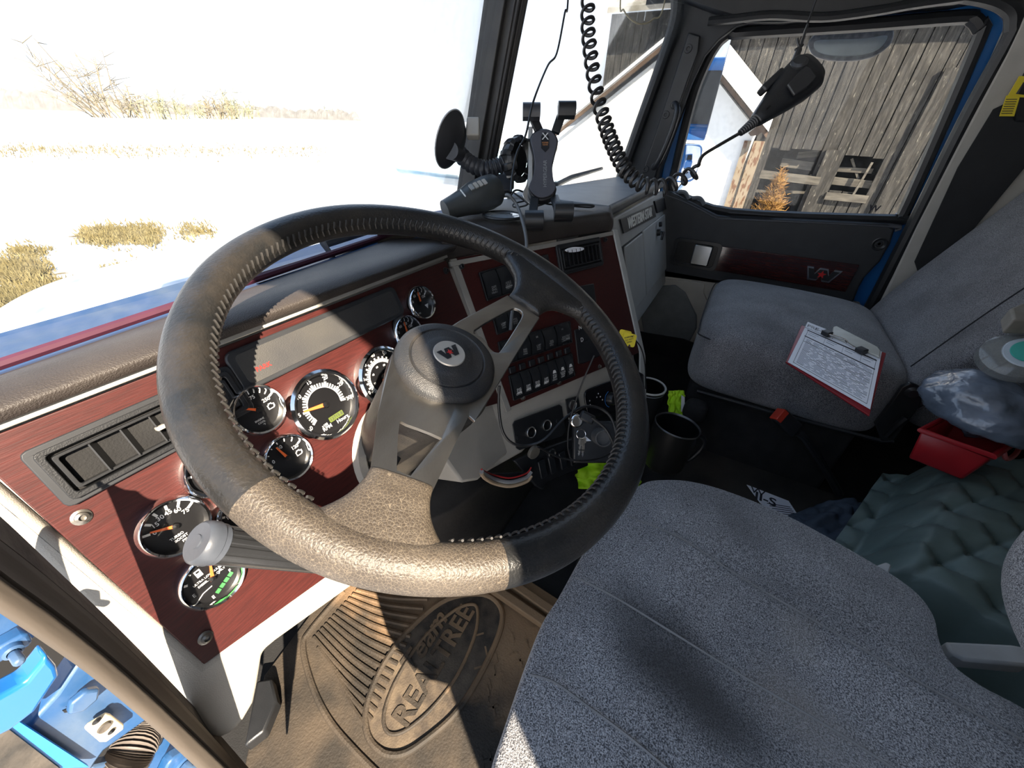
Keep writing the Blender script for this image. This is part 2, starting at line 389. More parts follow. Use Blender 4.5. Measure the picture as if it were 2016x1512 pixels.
# windshield lower gasket and cowl
mb = MB().tube([WB0 + V((0, -.01, .005)), WBC + V((0, -.01, .005)), WB1 + V((0, -.01, .005))], .0055, 8)
struct(mb, 'trim_2', mat('windshield gasket', (.06, .012, .03), .6))
mb = MB().prism([WB0 + V((0, .0, -.01)), WBC + V((0, 0, -.01)), WB1 + V((0, 0, -.01)), WB1 + V((0, .16, -.02)), WBC + V((0, .12, -.02)), WB0 + V((0, .16, -.02))], (0, 0, -.06))
struct(mb, 'trim_3', BLUED)
# header above the windshield and right door (black headliner edge)
mb = MB().abox((-.12, .38, .455), (1.95, .50, .60)); struct(mb, 'trim_4', BLACK)

# right A pillar: black front seal, charcoal cover with screws, grab bar
XR = 1.85
pil = [(1322, -60), (1322, 0), (1335, 20), (1330, 60), (1216, 362), (1255, 372), (1290, 382), (1302, 330), (1362, 165), (1388, 110), (1415, 78), (1450, 52), (1500, 40), (1500, -60)]
struct(MB().prism([onX(x, y, XR) for x, y in pil], (.07, 0, 0)), 'trim_5', CHAR, bevel=.004)
bead = spline([onX(x, y, XR - .012) for x, y in ((1330, -40), (1332, 30), (1305, 120), (1262, 240), (1222, 352))], 6)
struct(MB().tube(bead, .022, 10), 'trim_6', BLACK, smooth=True)
cov = thing('pillar_cover', onX(1330, 200, XR - .01), 'long charcoal plastic pillar cover with three screws between windshield and right door', 'pillar cover')
MB().prism([onX(x, y, XR) for x, y in ((1357, 65), (1380, 72), (1376, 105), (1345, 190), (1290, 352), (1262, 352), (1290, 270))], (-.018, 0, 0)).build('cover', SATIN, cov, bevel=.004)
for (x, y) in ((1355, 96), (1311, 226), (1271, 333)):
    c = onX(x, y, XR - .018); MB().lathe(c, (-1, 0, 0), [(.0001, 0), (.0001, .001), (.005, .001), (.006, .004), (.012, .004), (.013, 0)], 20).build('screw', BLACK, cov, smooth=True)
gb = thing('grab_bar', onX(1316, 280, XR - .03), 'slim black grab bar on the pillar beside the right door window', 'grab bar')
MB().tube(spline([onX(1329, 205, XR - .02), onX(1333, 222, XR - .05), onX(1318, 270, XR - .055), onX(1298, 315, XR - .05), onX(1287, 330, XR - .02)], 8), .011, 12).build('grip', BLACK, gb, smooth=True)
for (x, y) in ((1328, 207), (1288, 328)):
    MB().cyl(onX(x, y, XR - .002), onX(x, y, XR - .026), .016, .012).build('mount', BLACK, gb, bevel=.002)

# right door: blue frame, gasket, glass, lower trim panel
winl = [(1447, 66), (1690, 50), (1890, 34), (1915, 38), (1928, 55), (1925, 85), (1790, 395), (1770, 425), (1755, 432), (1440, 418), (1345, 388), (1321, 377), (1330, 330), (1362, 200), (1388, 130), (1410, 90), (1428, 72)]
fr = [(1440, 38), (1690, 14), (1895, 2), (1948, 8), (1978, 40), (1975, 85), (1800, 445), (1740, 580), (1700, 640), (1640, 760), (1300, 760), (1296, 385), (1310, 300), (1350, 160), (1378, 95), (1400, 60)]
XD = 1.90
struct(MB().prism([[onX(x, y, XD) for x, y in fr], [onX(x, y, XD) for x, y in winl]], (.05, 0, 0)), 'door_1', BLUE, bevel=.006)
gk = spline([onX(x, y, XD - .008) for x, y in winl], 4, closed=True)
struct(MB().tube(gk, .017, 8, closed=True), 'trim_7', BLACK, smooth=True)
struct(MB().prism([onX(x, y, XD + .02) for x, y in winl], (.004, 0, 0)), 'window_3', DGLASS)
MB_ = MB().text('W', onX(1721, 411, XD + .017), YA * -1, ZA, .03, .02); tag(MB_.build('glass_mark', INK), 'tiny dark W mark in the lower rear corner of the right door glass', 'mark')
dt = thing('door_trim_panel', onX(1500, 600, XR), 'charcoal inner panel of the right door with wood strip and chrome emblem', 'door panel')
dp = [(1300, 378), (1318, 376), (1345, 391), (1375, 406), (1412, 424), (1445, 428), (1748, 441), (1762, 452), (1753, 480), (1733, 515), (1703, 546), (1692, 565), (1678, 600), (1670, 604), (1500, 572), (1310, 547), (1296, 546)]
MB().prism([onX(x, y, XR) for x, y in dp], (.045, 0, 0)).build('panel', CHAR, dt, bevel=.008, bseg=3)
# ledge at window height, light catching
led = [(1310, 372), (1345, 385), (1375, 399), (1410, 417), (1440, 420), (1745, 434), (1762, 446)]
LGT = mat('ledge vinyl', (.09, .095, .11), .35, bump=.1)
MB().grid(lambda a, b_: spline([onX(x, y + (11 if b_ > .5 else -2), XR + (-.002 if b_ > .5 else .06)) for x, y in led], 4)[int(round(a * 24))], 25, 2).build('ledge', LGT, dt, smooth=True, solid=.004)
MB().prism([onX(1436, 421, XR + .022) + V((0, 0, .002)), onX(1524, 427, XR + .022) + V((0, 0, .002)), onX(1524, 427, XR + .006) + V((0, 0, .002)), onX(1434, 421, XR + .006) + V((0, 0, .002))], (0, 0, .004)).build('defrost_slot', BLACK, dt, bevel=.001)
for (xa, ya, xb, yb) in ((1335, 378, 1356, 392), (1363, 390, 1387, 403)):
    MB().tube(spline([onX(xa, ya, XR + .015), onX((xa + xb) / 2 + 3, (ya + yb) / 2 - 6, XR + .015), onX(xb, yb, XR + .015)], 5), .008, 8).build('lock_button', mat('grey lever', (.16, .17, .18), .35), dt, smooth=True)
h = rr(onX(1369, 500, XR), YA * -1, ZA, .19, .115, .02)
MB().prism([h, rr(onX(1369, 500, XR), YA * -1, ZA, .16, .088, .014)], (-.009, 0, 0)).build('handle_bezel', SATIN, dt, bevel=.003)
hb = MB().prism(rr(onX(1369, 500, XR), YA * -1, ZA, .16, .088, .014), (-.002, 0, 0)).build('handle_recess', DIAL, dt)
MB().prism(rr(onX(1381, 502, XR - .006), YA * -1, ZA, .072, .083, .008), (-.012, 0, 0)).build('door_handle', mat('satin chrome', (.40, .43, .46), .22, 1), dt, bevel=.004)
WSTRIP = mat('glossy dark wood strip', (.055, .014, .012), .12, c2=(.028, .008, .008), scale=20, stretch=(10, 1, 10), detail=8, coat=.6)
st = [(1420, 484), (1692, 521), (1664, 574), (1404, 531)]
MB().prism([onX(x, y, XR - .002) for x, y in st], (-.006, 0, 0)).build('wood_strip', WSTRIP, dt, bevel=.002)
MB().lathe(onX(1731, 480, XR + .002), (-1, 0, 0), [(.019, 0), (.022, .005), (.019, .006), (.013, .002), (.011, .001), (.008, .004), (.005, .004), (.004, .002), (.0001, .002)], 28).build('screw', SATIN, dt, smooth=True)

def w_logo(o, ux, uy, s, d, parent, lab=None):
    """winged W outline with a five-point star"""
    o, ux, uy = V(o), V(ux).normalized(), V(uy).normalized(); nn = ux.cross(uy)
    q = lambda L: [o + ux * (x * s) + uy * (y * s) for x, y in L]
    W_ = [(-1.0, .42), (-.62, .42), (-.45, -.02), (-.24, .42), (.24, .42), (.45, -.02), (.62, .42), (1.05, .42), (.62, -.42), (.18, -.42), (0, -.06), (-.18, -.42), (-.68, -.42)]
    MB().prism(q([(x * 1.05, y * 1.12) for x, y in W_]), nn * d).build('emblem_rim', CHROME, parent)
    MB().prism([p + nn * (d * .5) for p in q([(x * .93, y * .84) for x, y in W_])], nn * d).build('emblem_letter', BLACK, parent)
    st_ = []
    for k in range(10):
        a = R(90 + 36 * k); r = .30 if k % 2 == 0 else .125; st_.append((r * math.cos(a), r * math.sin(a) + .02))
    MB().prism([p + nn * (d * 1.6) for p in q(st_)], nn * d * .6).build('emblem_star', mat('red star', (.6, .03, .03), .3), parent)
w_logo(onX(1617, 541, XR - .0085), YA * -1, ZA, .052, .0016, dt)

# lower wall below the door panel
struct(MB().abox((XR, -.50, -.93), (XR + .08, .55, -.53)), 'wall_right.001', GREY)
MB().prism([onX(x, y, XR) for x, y in ((1296, 545), (1310, 548), (1385, 553), (1385, 572), (1393, 598), (1370, 640), (1320, 700), (1270, 700), (1250, 612))], (-.01, 0, 0))
kp = thing('kick_panel', onX(1320, 620, XR), 'grey kick panel with raised oblong cover below the glove compartment', 'kick panel')
MB().prism([onX(x, y, XR) for x, y in ((1290, 545), (1310, 548), (1388, 555), (1386, 575), (1397, 600), (1380, 650), (1345, 700), (1240, 690), (1235, 612))], (-.012, 0, 0)).build('panel', GREY, kp, bevel=.003)
MB().prism([onX(x, y, XR - .012) for x, y in ((1298, 562), (1330, 560), (1350, 575), (1372, 620), (1372, 645), (1358, 672), (1268, 654), (1262, 618))], (-.010, 0, 0)).build('cover', mat('mid grey plastic', (.17, .18, .18), .5), kp, bevel=.006, bseg=3)
struct(MB().prism([onX(x, y, XR - .03) for x, y in ((1250, 652), (1345, 668), (1400, 690), (1400, 860), (1250, 860))], (.01, 0, 0)), 'wall_right.002', CARPET)

# right B pillar, seals
XP = 1.80
struct(MB().prism([onX(x, y, XP) for x, y in ((2080, -60), (2030, 0), (2000, 55), (1975, 110), (1880, 290), (1800, 445), (1725, 610), (1690, 680), (1690, 800), (1850, 800), (2060, 500), (2250, 200))], (.10, 0, 0)), 'trim_8', BEIGE, bevel=.01)
sl = spline([onX(x, y, XP + .02) for x, y in ((1800, -20), (1930, -8), (1990, 15), (1998, 50), (1985, 85), (1900, 240), (1800, 440), (1722, 590), (1680, 665))], 6)
struct(MB().tube(sl, .02, 10), 'trim_9', BLACK, smooth=True)
hd = [(1330, -80), (1330, -2), (1400, 24), (1470, 44), (1540, 44), (1700, 24), (1880, 8), (1960, -8), (2100, -20), (2100, -80)]
struct(MB().prism([onX(x, y, XP + .03) for x, y in hd], (.10, 0, 0)), 'trim_10', BLACK, bevel=.01)
tag(MB().tube(spline([onX(x, y, XP + .01) for x, y in ((1395, 42), (1440, 38), (1520, 30), (1620, 34), (1720, 22), (1800, 8), (1900, -6))], 6), .012, 8).build('headliner_piping', BLACK, smooth=True), 'long black piping sagging along the headliner above the right door window', 'piping')

# seat belt on the right B pillar with yellow tag
sb = thing('seat_belt', onX(1900, 400, XP - .02), 'black seat belt webbing running down the beige pillar behind the passenger door', 'seat belt')
bx = [(2050, 170), (1955, 215), (1885, 330), (1800, 515), (1815, 560), (1900, 470), (2016, 330), (2090, 250)]
MB().prism([onX(x, y, XP - .006) for x, y in bx], (-.004, 0, 0)).build('webbing', mat('belt webbing', (.02, .021, .023), .8, bump=.3, bscale=600), sb)
MB().prism([onX(x, y, XP - .006) for x, y in ((2016, 140), (2060, 150), (2045, 240), (1995, 240), (1985, 205))], (-.02, 0, 0)).build('height_adjuster', BLACK, sb, bevel=.004)
yt = thing('warning_tag', onX(1990, 205, XP - .03), 'yellow printed warning tag clipped over the belt on the beige pillar', 'tag')
MB().prism([onX(x, y, XP - .032) for x, y in ((1981, 188), (2008, 188), (1996, 229), (1967, 229))], (-.002, 0, 0)).build('lower_card', YELL, yt)
MB().prism([onX(x, y, XP - .032) for x, y in ((2006, 150), (2030, 150), (2030, 160), (2014, 162), (1999, 185), (2016, 187), (2016, 192), (1983, 190))], (-.002, 0, 0)).build('hook', YELL, yt)
t_ = MB()
for k in range(7):
    yy = 195 + k * 4.6; x0 = 1981 - (yy - 188) * .34; t_.prism([onX(x0 + 2, yy, XP - .0342), onX(x0 + 24, yy - .3, XP - .0342), onX(x0 + 24, yy + 1.3, XP - .0342), onX(x0 + 2, yy + 1.6, XP - .0342)], (-.0003, 0, 0))
t_.build('small_print', INK, yt)

# ================================================================== dashboard
db = thing('dashboard', (.5, .5, -.40), 'truck dashboard with red wood panels, chrome gauges, switches and grey surround', 'dashboard')
Dp = lambda L, h=0: [DASH(x, y, h) for x, y in L]
def dz(x, z, h=0):    # a point of the driver's dash plane from its x and height
    y = (.5036 + .38349 * z) / .92355
    return V((x, y, z)) + DASH.n * h
# body behind the panels
body = MB().prism([dz(-.035, -.205, -.004), dz(.58, -.205, -.004), dz(.60, -.62, -.004), dz(.52, -.605, -.004), dz(.44, -.595, -.004), dz(.40, -.57, -.004), dz(.385, -.50, -.004), dz(.23, -.50, -.004), dz(.14, -.50, -.004), dz(.05, -.50, -.004), dz(.02, -.53, -.004), dz(-.01, -.555, -.004), dz(-.04, -.545, -.004)], DASH.n * -.12)
body.build('body', GREY, db, bevel=.006)
# bottom and side lip of the grey surround
def lipseg(L, nm): MB().prism([DASH(x, y, .004) for x, y in L], DASH.n * -.05).build(nm, GREY, db, bevel=.010, bseg=4)
lipseg(((-70, 975), (0, 1030), (150, 1190), (300, 1335), (395, 1437), (415, 1453), (436, 1456), (458, 1447), (482, 1420), (503, 1384), (511, 1345), (520, 1285), (545, 1264), (640, 1195), (760, 1108), (745, 1062), (640, 1136), (406, 1301), (250, 1166), (0, 951), (-70, 893)), 'surround')
# red veneer with the steering column opening
outer = [dz(-.012, -.214, .0), dz(.572, -.216, .0), dz(.583, -.505, 0), dz(.50, -.475, 0), dz(.42, -.47, 0), dz(.36, -.50, 0), dz(.128, -.502, 0), dz(-.003, -.474, 0)]
cc = dz(.315, -.435); 
MB().prism([outer, circ(cc, XA, DUP, .078, 40)], DASH.n * .003).build('wood_panel', WOOD, db, bevel=.0008)
MB().lathe(cc + DASH.n * -.002, DASH.n, [(.066, -.01), (.066, .008), (.070, .012), (.082, .012), (.088, .004), (.088, -.002)], 48).build('column_ring', GREY, db, smooth=True)
MB().lathe(cc + DASH.n * -.004, DASH.n, [(.0001, 0), (.072, 0), (.072, -.06)], 32).build('column_opening', CARPET, db)
# trim strip between pad and veneer
STRIP = mat('pale dash strip', (.26, .25, .225), .5, c2=(.32, .30, .27), bump=.2)
MB().box(dz(.27, -.2095, .002), XA * .305, DUP * .0030, DASH.n * .006).build('trim_strip', STRIP, db, bevel=.001)
# soft pad over the driver's side: profile swept along x
def padprof(x):
    yb = .455; back = .545 + max(0, (x - .0)) * .11
    z0 = -.2045
    return [V((x, yb + .02, z0)), V((x, yb - .004, z0)), V((x, yb - .010, z0 + .010)), V((x, yb - .006, z0 + .015)), V((x, yb + .010, z0 + .019)), V((x, yb + .04, z0 + .017)), V((x, back - .01, z0 + .002)), V((x, back + .008, z0 - .006)), V((x, back + .012, z0 - .03))]
xs = [-.10 + .70 * k / 30 for k in range(31)]
def padf(a, b_):
    p = spline(padprof(xs[int(round(a * 30))]), 4); return p[int(round(b_ * (len(p) - 1)))]
MB().grid(padf, 31, 33).build('dash_pad', PAD, db, smooth='all')
# centre and right pads
C0 = CENT(897, 512)
def cz(u, v, h=0): return CO + CLAT * u + CUP * v + CENT.n * h
CO = DASH(885, 525)
def padc(a, b_):
    # front edge: along the centre panel, round its corner, then back to the glove compartment
    pts = [cz(-.01, .012), cz(.10, .012), cz(.25, .012), cz(.40, .012), cz(.455, .010), cz(.475, .010) - YA * .0, V((1.075, .30, -.205))]
    e = spline(pts, 8); p = e[int(round(a * (len(e) - 1)))]
    bk = .59 + min(p.x, .92) * .06 - max(0, p.x - .92) * .15
    zt = -.172
    prof = spline([p + V((0, .01, 0)), p + V((0, -.002, .003)), p + V((0, -.004, .02)), p + V((0, .004, .036)), V((p.x, p.y + .03, zt)), V((p.x, (p.y + bk) / 2 + .03, zt - .003)), V((p.x, bk - .008, zt - .014)), V((p.x, bk, zt - .05))], 4)
    return prof[int(round(b_ * (len(prof) - 1)))]
MB().grid(padc, 49, 29).build('dash_pad', PAD, db, smooth='all')
PADR = mat('grey dash top', (.17, .175, .18), .42, bump=.3, bscale=700)
MB().prism([V((1.07, .30, -.20)), V((1.845, .31, -.20)), V((1.845, .495, -.20)), V((1.08, .62, -.20))], (0, 0, .03)).build('dash_pad', PADR, db, bevel=.01, bseg=3)

# centre wood panel
cw = P(CENT, (898, 508), (1014, 492), (1204, 459), (1257, 694), (1000, 803), (980, 745))
MB().prism(cw, CENT.n * .003).build('wood_panel', WOOD, db, bevel=.0008)
MB().prism([CENT(884, 512, -.002), CENT(896, 509, -.002), CENT(1004, 806, -.002), CENT(995, 811, -.002)], CENT.n * .006).build('divider_strip', STRIP, db, bevel=.001)
cb = [cz(.0, .0, -.004), cz(.485, .0, -.004), cz(.488, -.30, -.004), cz(.492, -.39, -.004), cz(.485, -.44, -.004), cz(.30, -.405, -.004), cz(.14, -.405, -.004), cz(.07, -.43, -.004), cz(-.05, -.43, -.004)]
MB().prism(cb, CENT.n * -.10).build('centre_body', GREY, db, bevel=.008, bseg=3)
MB().prism(P(CENT, (1203, 452), (1213, 452), (1268, 700), (1270, 790), (1256, 800), (1257, 696)), CENT.n * .006).build('side_trim', GREYL, db, bevel=.003)
MB().prism([cz(.0, .0085, -.002), cz(.478, .0085, -.002), cz(.478, -.001, -.002), cz(.0, -.001, -.002)], CENT.n * .008).build('trim_strip', STRIP, db, bevel=.001)
# grey side return of the centre stack toward the passenger footwell
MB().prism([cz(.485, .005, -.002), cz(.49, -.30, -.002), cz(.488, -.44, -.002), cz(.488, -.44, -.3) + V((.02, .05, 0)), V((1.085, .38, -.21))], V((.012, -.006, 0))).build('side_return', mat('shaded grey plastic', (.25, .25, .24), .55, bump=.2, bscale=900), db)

# screws in the panels
def screw(pl, x, y, r=.0045, ma=None):
    MB().lathe(pl(x, y, .003), pl.n, [(r * 1.5, 0), (r * 1.5, .0012), (r * 1.05, .002), (r, .005), (r * .55, .006), (r * .5, .003), (.0001, .003)], 20).build('screw', ma or mat('dull screw', (.30, .28, .25), .35, .9), db, smooth=True)
for x, y in ((160, 1018), (404, 1255)): screw(DASH, x, y, .0045)
for x, y in ((877, 533), ): screw(DASH, x, y, .0042, SATIN)
for x, y in ((908, 524), (1191, 472)): screw(CENT, x, y, .0042, SATIN)
for x, y in ((1029, 783), (1100, 753), (1180, 722)): screw(CENT, x, y, .004)

# ------------------------------------------------------------------ gauges
DR = XA; 
def gauge(x, y, D, kind, pl=DASH, ux=None, uy=None):
    ux = ux or XA; uy = uy or DUP
    c = pl(x, y, .010); n_ = pl.n; r = D / 2
    g = MB().lathe(c - n_ * .008, n_, [(r * .86, -.02), (r * .99, .0), (r, .006), (r * .97, .0125), (r * .90, .0155), (r * .84, .0145), (r * .80, .010), (r * .79, .004)], 56).build('gauge', CHROME, db, smooth=True)
    MB().lathe(c - n_ * .003, n_, [(.0001, 0), (r * .82, 0)], 40).build('dial_face', DIAL, g)
    zz = -.0022
    pt = lambda a, rr_, h=zz: c + (ux * math.sin(a) + uy * math.cos(a)) * (rr_ * r) + n_ * h      # a: clockwise from the top
    def tick(mb, a, r0, r1, w):
        d = (ux * math.sin(a) + uy * math.cos(a)); t = n_.cross(d)
        mb.prism([pt(a, r0) - t * w, pt(a, r1) - t * w, pt(a, r1) + t * w, pt(a, r0) + t * w], n_ * .0003)
    mk = MB(); T = lambda s, a, q, sz, b=.012: mk.text(s, pt(a, q, zz + .0002), ux, uy, sz * r, b)
    def tt(s, px_, py_, sz, b=.012, m_=None): (m_ or mk).text(s, c + ux * (px_ * r) + uy * (py_ * r) + n_ * (zz + .0002), ux, uy, sz * r, b)
    def arc(mb, a0, a1, q, w, n=30):
        L = [pt(a0 + (a1 - a0) * k / n, q + w) for k in range(n + 1)] + [pt(a1 - (a1 - a0) * k / n, q - w) for k in range(n + 1)]
        for k in range(n):
            mb.prism([L[k], L[k + 1], L[2 * n - k], L[2 * n + 1 - k]], n_ * .0003)
    nd_ = None
    if kind == 'tach':
        a0, a1 = R(-120), R(106)
        arc(mk, a0, a1, .48, .012)
        for k in range(31):
            a = a0 + (a1 - a0) * k / 30; tick(mk, a, .48, .60 if k % 5 else .63, .0009 * (1 if k % 5 else 1.7))
        for k, s in enumerate(('0', '5', '10', '15', '20', '25', '30')): T(s, a0 + (a1 - a0) * k / 6, .73, .15)
        tt('x100', -.28, -.50, .09); tt('RPM', -.25, -.60, .15); tt('Hours', .25, -.62, .15)
        q = MB().prism(rr(c + ux * (.12 * r) + uy * (-.46 * r) + n_ * zz, ux, uy, .46 * r, .15 * r, .001), n_ * .0004).build('hour_display', mat('lcd', (.10, .13, .03), .3), g)
        dg_ = MB(); dg_.text('12715.8', c + ux * (.12 * r) + uy * (-.46 * r) + n_ * (zz + .0006), ux, uy, .13 * r); dg_.build('display_digits', INK, g)
        nd_ = R(-77)
    elif kind == 'speed':
        a0, a1 = R(-138), R(135); arc(mk, a0, a1, .50, .012)
        for k in range(41):
            a = a0 + (a1 - a0) * k / 40; tick(mk, a, .50, .60 if k % 2 else .66, .0008 * (1 if k % 2 else 1.6))
        for k in range(9): T(str(k * 10), a0 + (a1 - a0) * k / 8, .76, .15)
        for k in range(7): T(str(k * 20), a0 + (a1 - a0) * k / 6.4, .38, .085)
        tt('MPH', 0, -.45, .13); nd_ = a0
    else:
        cfg = {'coolant': (R(-60), R(68), ('100', '175', '250'), 9, R(-53)), 'oil': (R(-73), R(69), ('0', '60', '120'), 7, R(-14)), 'boost': (R(-70), R(64), ('0', '15', '30', '45', '60', '75'), 6, R(-63)), 'air': (R(-64), R(60), ('0', '60', '120', '150'), 7, R(8)), 'volt': (R(-80), R(60), ('8', '12', '16'), 9, R(0)), 'fuel': (R(-60), R(50), ('', '', ''), 5, R(22))}[kind]
        a0, a1, lab, nt_, nd_ = cfg
        for k in range(nt_): tick(mk, a0 + (a1 - a0) * k / (nt_ - 1), .66 if kind != 'boost' else .60, .78, .0011 if (k in (0, nt_ - 1) or kind == 'boost') else .0006)
        for k, s in enumerate(lab): T(s, a0 + (a1 - a0) * k / (len(lab) - 1), .50, .20)
        if kind == 'coolant':
            tt('ENGINE', -.12, -.38, .10); tt('COOL', -.10, -.50, .10); tt('°F', -.05, -.62, .10)
        if kind == 'boost':
            tt('TURBO', -.12, -.34, .12); tt('BOOST', -.06, -.47, .12); tt('PSI', -.02, -.60, .12)
        if kind in ('coolant', 'oil'):   # small engine block symbol
            o2 = c + ux * (.48 * r) + uy * (-.12 * r) + n_ * zz
            L = [(-.12, -.10), (.10, -.10), (.16, -.04), (.16, .08), (.08, .08), (.08, .13), (-.06, .13), (-.06, .08), (-.12, .08)]
            mk.prism([[o2 + ux * (a * r) + uy * (b_ * r) for a, b_ in L], [o2 + ux * (a * r * .7) + uy * (b_ * r * .7) for a, b_ in L]], n_ * .0003)
        if kind == 'fuel':
            tt('ULTRA LOW SULFUR', .0, .16, .105); tt('DIESEL FUEL ONLY', .02, .02, .105); tt('E', -.62, -.12, .17); tt('F', .50, -.22, .17); tt('E', -.28, -.62, .17)
            for k in range(4):
                MB().prism(rr(c + ux * ((-.08 + .175 * k) * r) + uy * ((-.55 + .07 * k) * r) + n_ * zz, (ux + uy * .4).normalized(), (uy - ux * .4).normalized(), .155 * r, .13 * r, .0005), n_ * .0004).build('level_bar', GREENM, g)
            o2 = c + ux * (-.18 * r) + uy * (.44 * r) + n_ * zz
            mk.prism([[o2 + ux * (a * r) + uy * (b_ * r) for a, b_ in ((-.09, -.13), (.09, -.13), (.09, .13), (-.09, .13))], [o2 + ux * (a * r) + uy * (b_ * r) for a, b_ in ((-.05, .02), (.05, .02), (.05, .09), (-.05, .09))]], n_ * .0003)
            for pa, pb in (((-.75, -.42), (-.42, -.26)), ((-.42, -.26), (-.12, -.24)), ((.22, -.05), (.34, .12)), ((.34, .12), (.70, .24))):
                A_ = c + ux * (pa[0] * r) + uy * (pa[1] * r) + n_ * zz; B_ = c + ux * (pb[0] * r) + uy * (pb[1] * r) + n_ * zz
                t2 = n_.cross(B_ - A_).normalized() * .0004; mk.prism([A_ - t2, B_ - t2, B_ + t2, A_ + t2], n_ * .0003)
        if kind == 'air':
            tt('PSI', -.3, -.5, .13); mk.prism([c + ux * (x_ * r) + uy * (y_ * r) + n_ * zz for x_, y_ in ((.28, -.2), (.58, -.2), (.43, -.45))], n_ * .0003)
    mk.build('dial_markings', WHITE, g)
    d = ux * math.sin(nd_) + uy * math.cos(nd_); t = n_.cross(d)
    MB().prism([c - d * (.08 * r) - t * .0018 * (r / .03), c + d * (.62 * r) - t * .0007 * (r / .03), c + d * (.62 * r) + t * .0007 * (r / .03), c - d * (.08 * r) + t * .0018 * (r / .03)], n_ * .0012).build('needle', ORANGE, g)
    MB().lathe(c + n_ * -.001, n_, [(.0001, .004), (r * .09, .0035), (r * .10, 0)], 16).build('needle_hub', DIAL, g, smooth=True)
    MB().lathe(c + n_ * .0045, n_, [(.0001, .0008), (r * .80, 0)], 32).build('gauge_glass', LENS, g, smooth=True)
    return g
for (x, y, D, k) in ((345, 1036, .060, 'boost'), (418, 1139, .060, 'fuel'), (508, 807, .060, 'coolant'), (566, 901, .060, 'oil'), (641, 796, .096, 'tach'), (757, 742, .096, 'speed'), (802, 656, .060, 'air'), (828.5, 596.5, .060, 'air'), (424, 925, .060, 'oil'), (486, 1010, .060, 'coolant')):
    gauge(x, y, D, k)

# ------------------------------------------------------------------ message display
dc = dz(.297, -.243, .003)
dsp = MB().prism(rr(dc, XA, DUP, .262, .048, .010, 6), DASH.n * .005).build('message_display', mat('display frame', (.03, .032, .036), .4), db, bevel=.002)
MB().prism(rr(dc + DASH.n * .005, XA, DUP, .244, .036, .006, 5), DASH.n * .0008).build('display_screen', mat('display screen', (.04, .04, .042), .5, bump=.2, bscale=900, c2=(.055, .053, .05)), dsp)
MB().text('PARK', DASH(519, 722, .0092), XA, DUP, .0075, .02).build('lit_word', mat('red lit letters', (.3, .01, .01), .5, emit=(1, .05, .03), es=1.2), dsp)

# ------------------------------------------------------------------ left air vent
def vent(pl, ux, uy, c, w, h, nv, knob=True, d=.03, tilt=-.45):
    f = MB(); o = rr(c, ux, uy, w, h, .004, 2); i1 = rr(c, ux, uy, w * .93, h * .80, .003, 2); n_ = pl.n
    f.prism([o, i1], n_ * .010)
    vv = f.build('air_vent', BLACK, db, bevel=.0025)
    MB().prism([rr(c, ux, uy, w * .90, h * .68, .002, 2), rr(c, ux, uy, w * .86, h * .58, .002, 2)], n_ * .011).build('inner_frame', SATIN, vv, bevel=.001)
    MB().prism(rr(c, ux, uy, w * .93, h * .80, .003, 2), n_ * .0034).build('vent_back', CARPET, vv)
    for k in range(nv):
        p = c + ux * (w * .86 * ((k + 1) / (nv + 1) - .5)); a = ux * math.sin(tilt) + n_ * math.cos(tilt)
        MB().box(p + n_ * .009, a * .0062, uy * (h * .29), a.cross(uy).normalized() * .0006).build('vane', SATIN, vv)
    if knob: MB().box(c + n_ * .013, ux * .004, uy * .002, n_ * .004).build('vent_knob', GREY, vv, bevel=.001)
    return vv
vent(DASH, XA, DUP, dz(.085, -.2575, .003), .152, .047, 5)
# thicker outer moulding of the left vent
MB().prism([rr(dz(.085, -.2575, .003), XA, DUP, .162, .056, .005, 2), rr(dz(.085, -.2575, .003), XA, DUP, .150, .044, .004, 2)], DASH.n * .006).build('vent_moulding', mat('dark grey moulding', (.022, .024, .028), .45), db, bevel=.002)
cv = CENT(1141, 504, .003)
v2 = vent(CENT, CLAT, CUP, cv, .142, .060, 8, False)
MB().prism([rr(CENT(1141, 504, .003), CLAT, CUP, .150, .068, .005, 2), rr(CENT(1141, 504, .003), CLAT, CUP, .138, .056, .004, 2)], CENT.n * .006).build('vent_moulding', SATIN, db, bevel=.002)
# bit of white paper pushed into the centre vent
tag(MB().prism(spline([CENT(x, y, .014) for x, y in ((1112, 492), (1125, 487), (1142, 487), (1149, 490), (1140, 495), (1120, 497))], 4, closed=True), CENT.n * .003).build('paper_scrap', PAPER, bevel=.0005), 'small white paper scrap tucked in the centre air vent', 'paper')

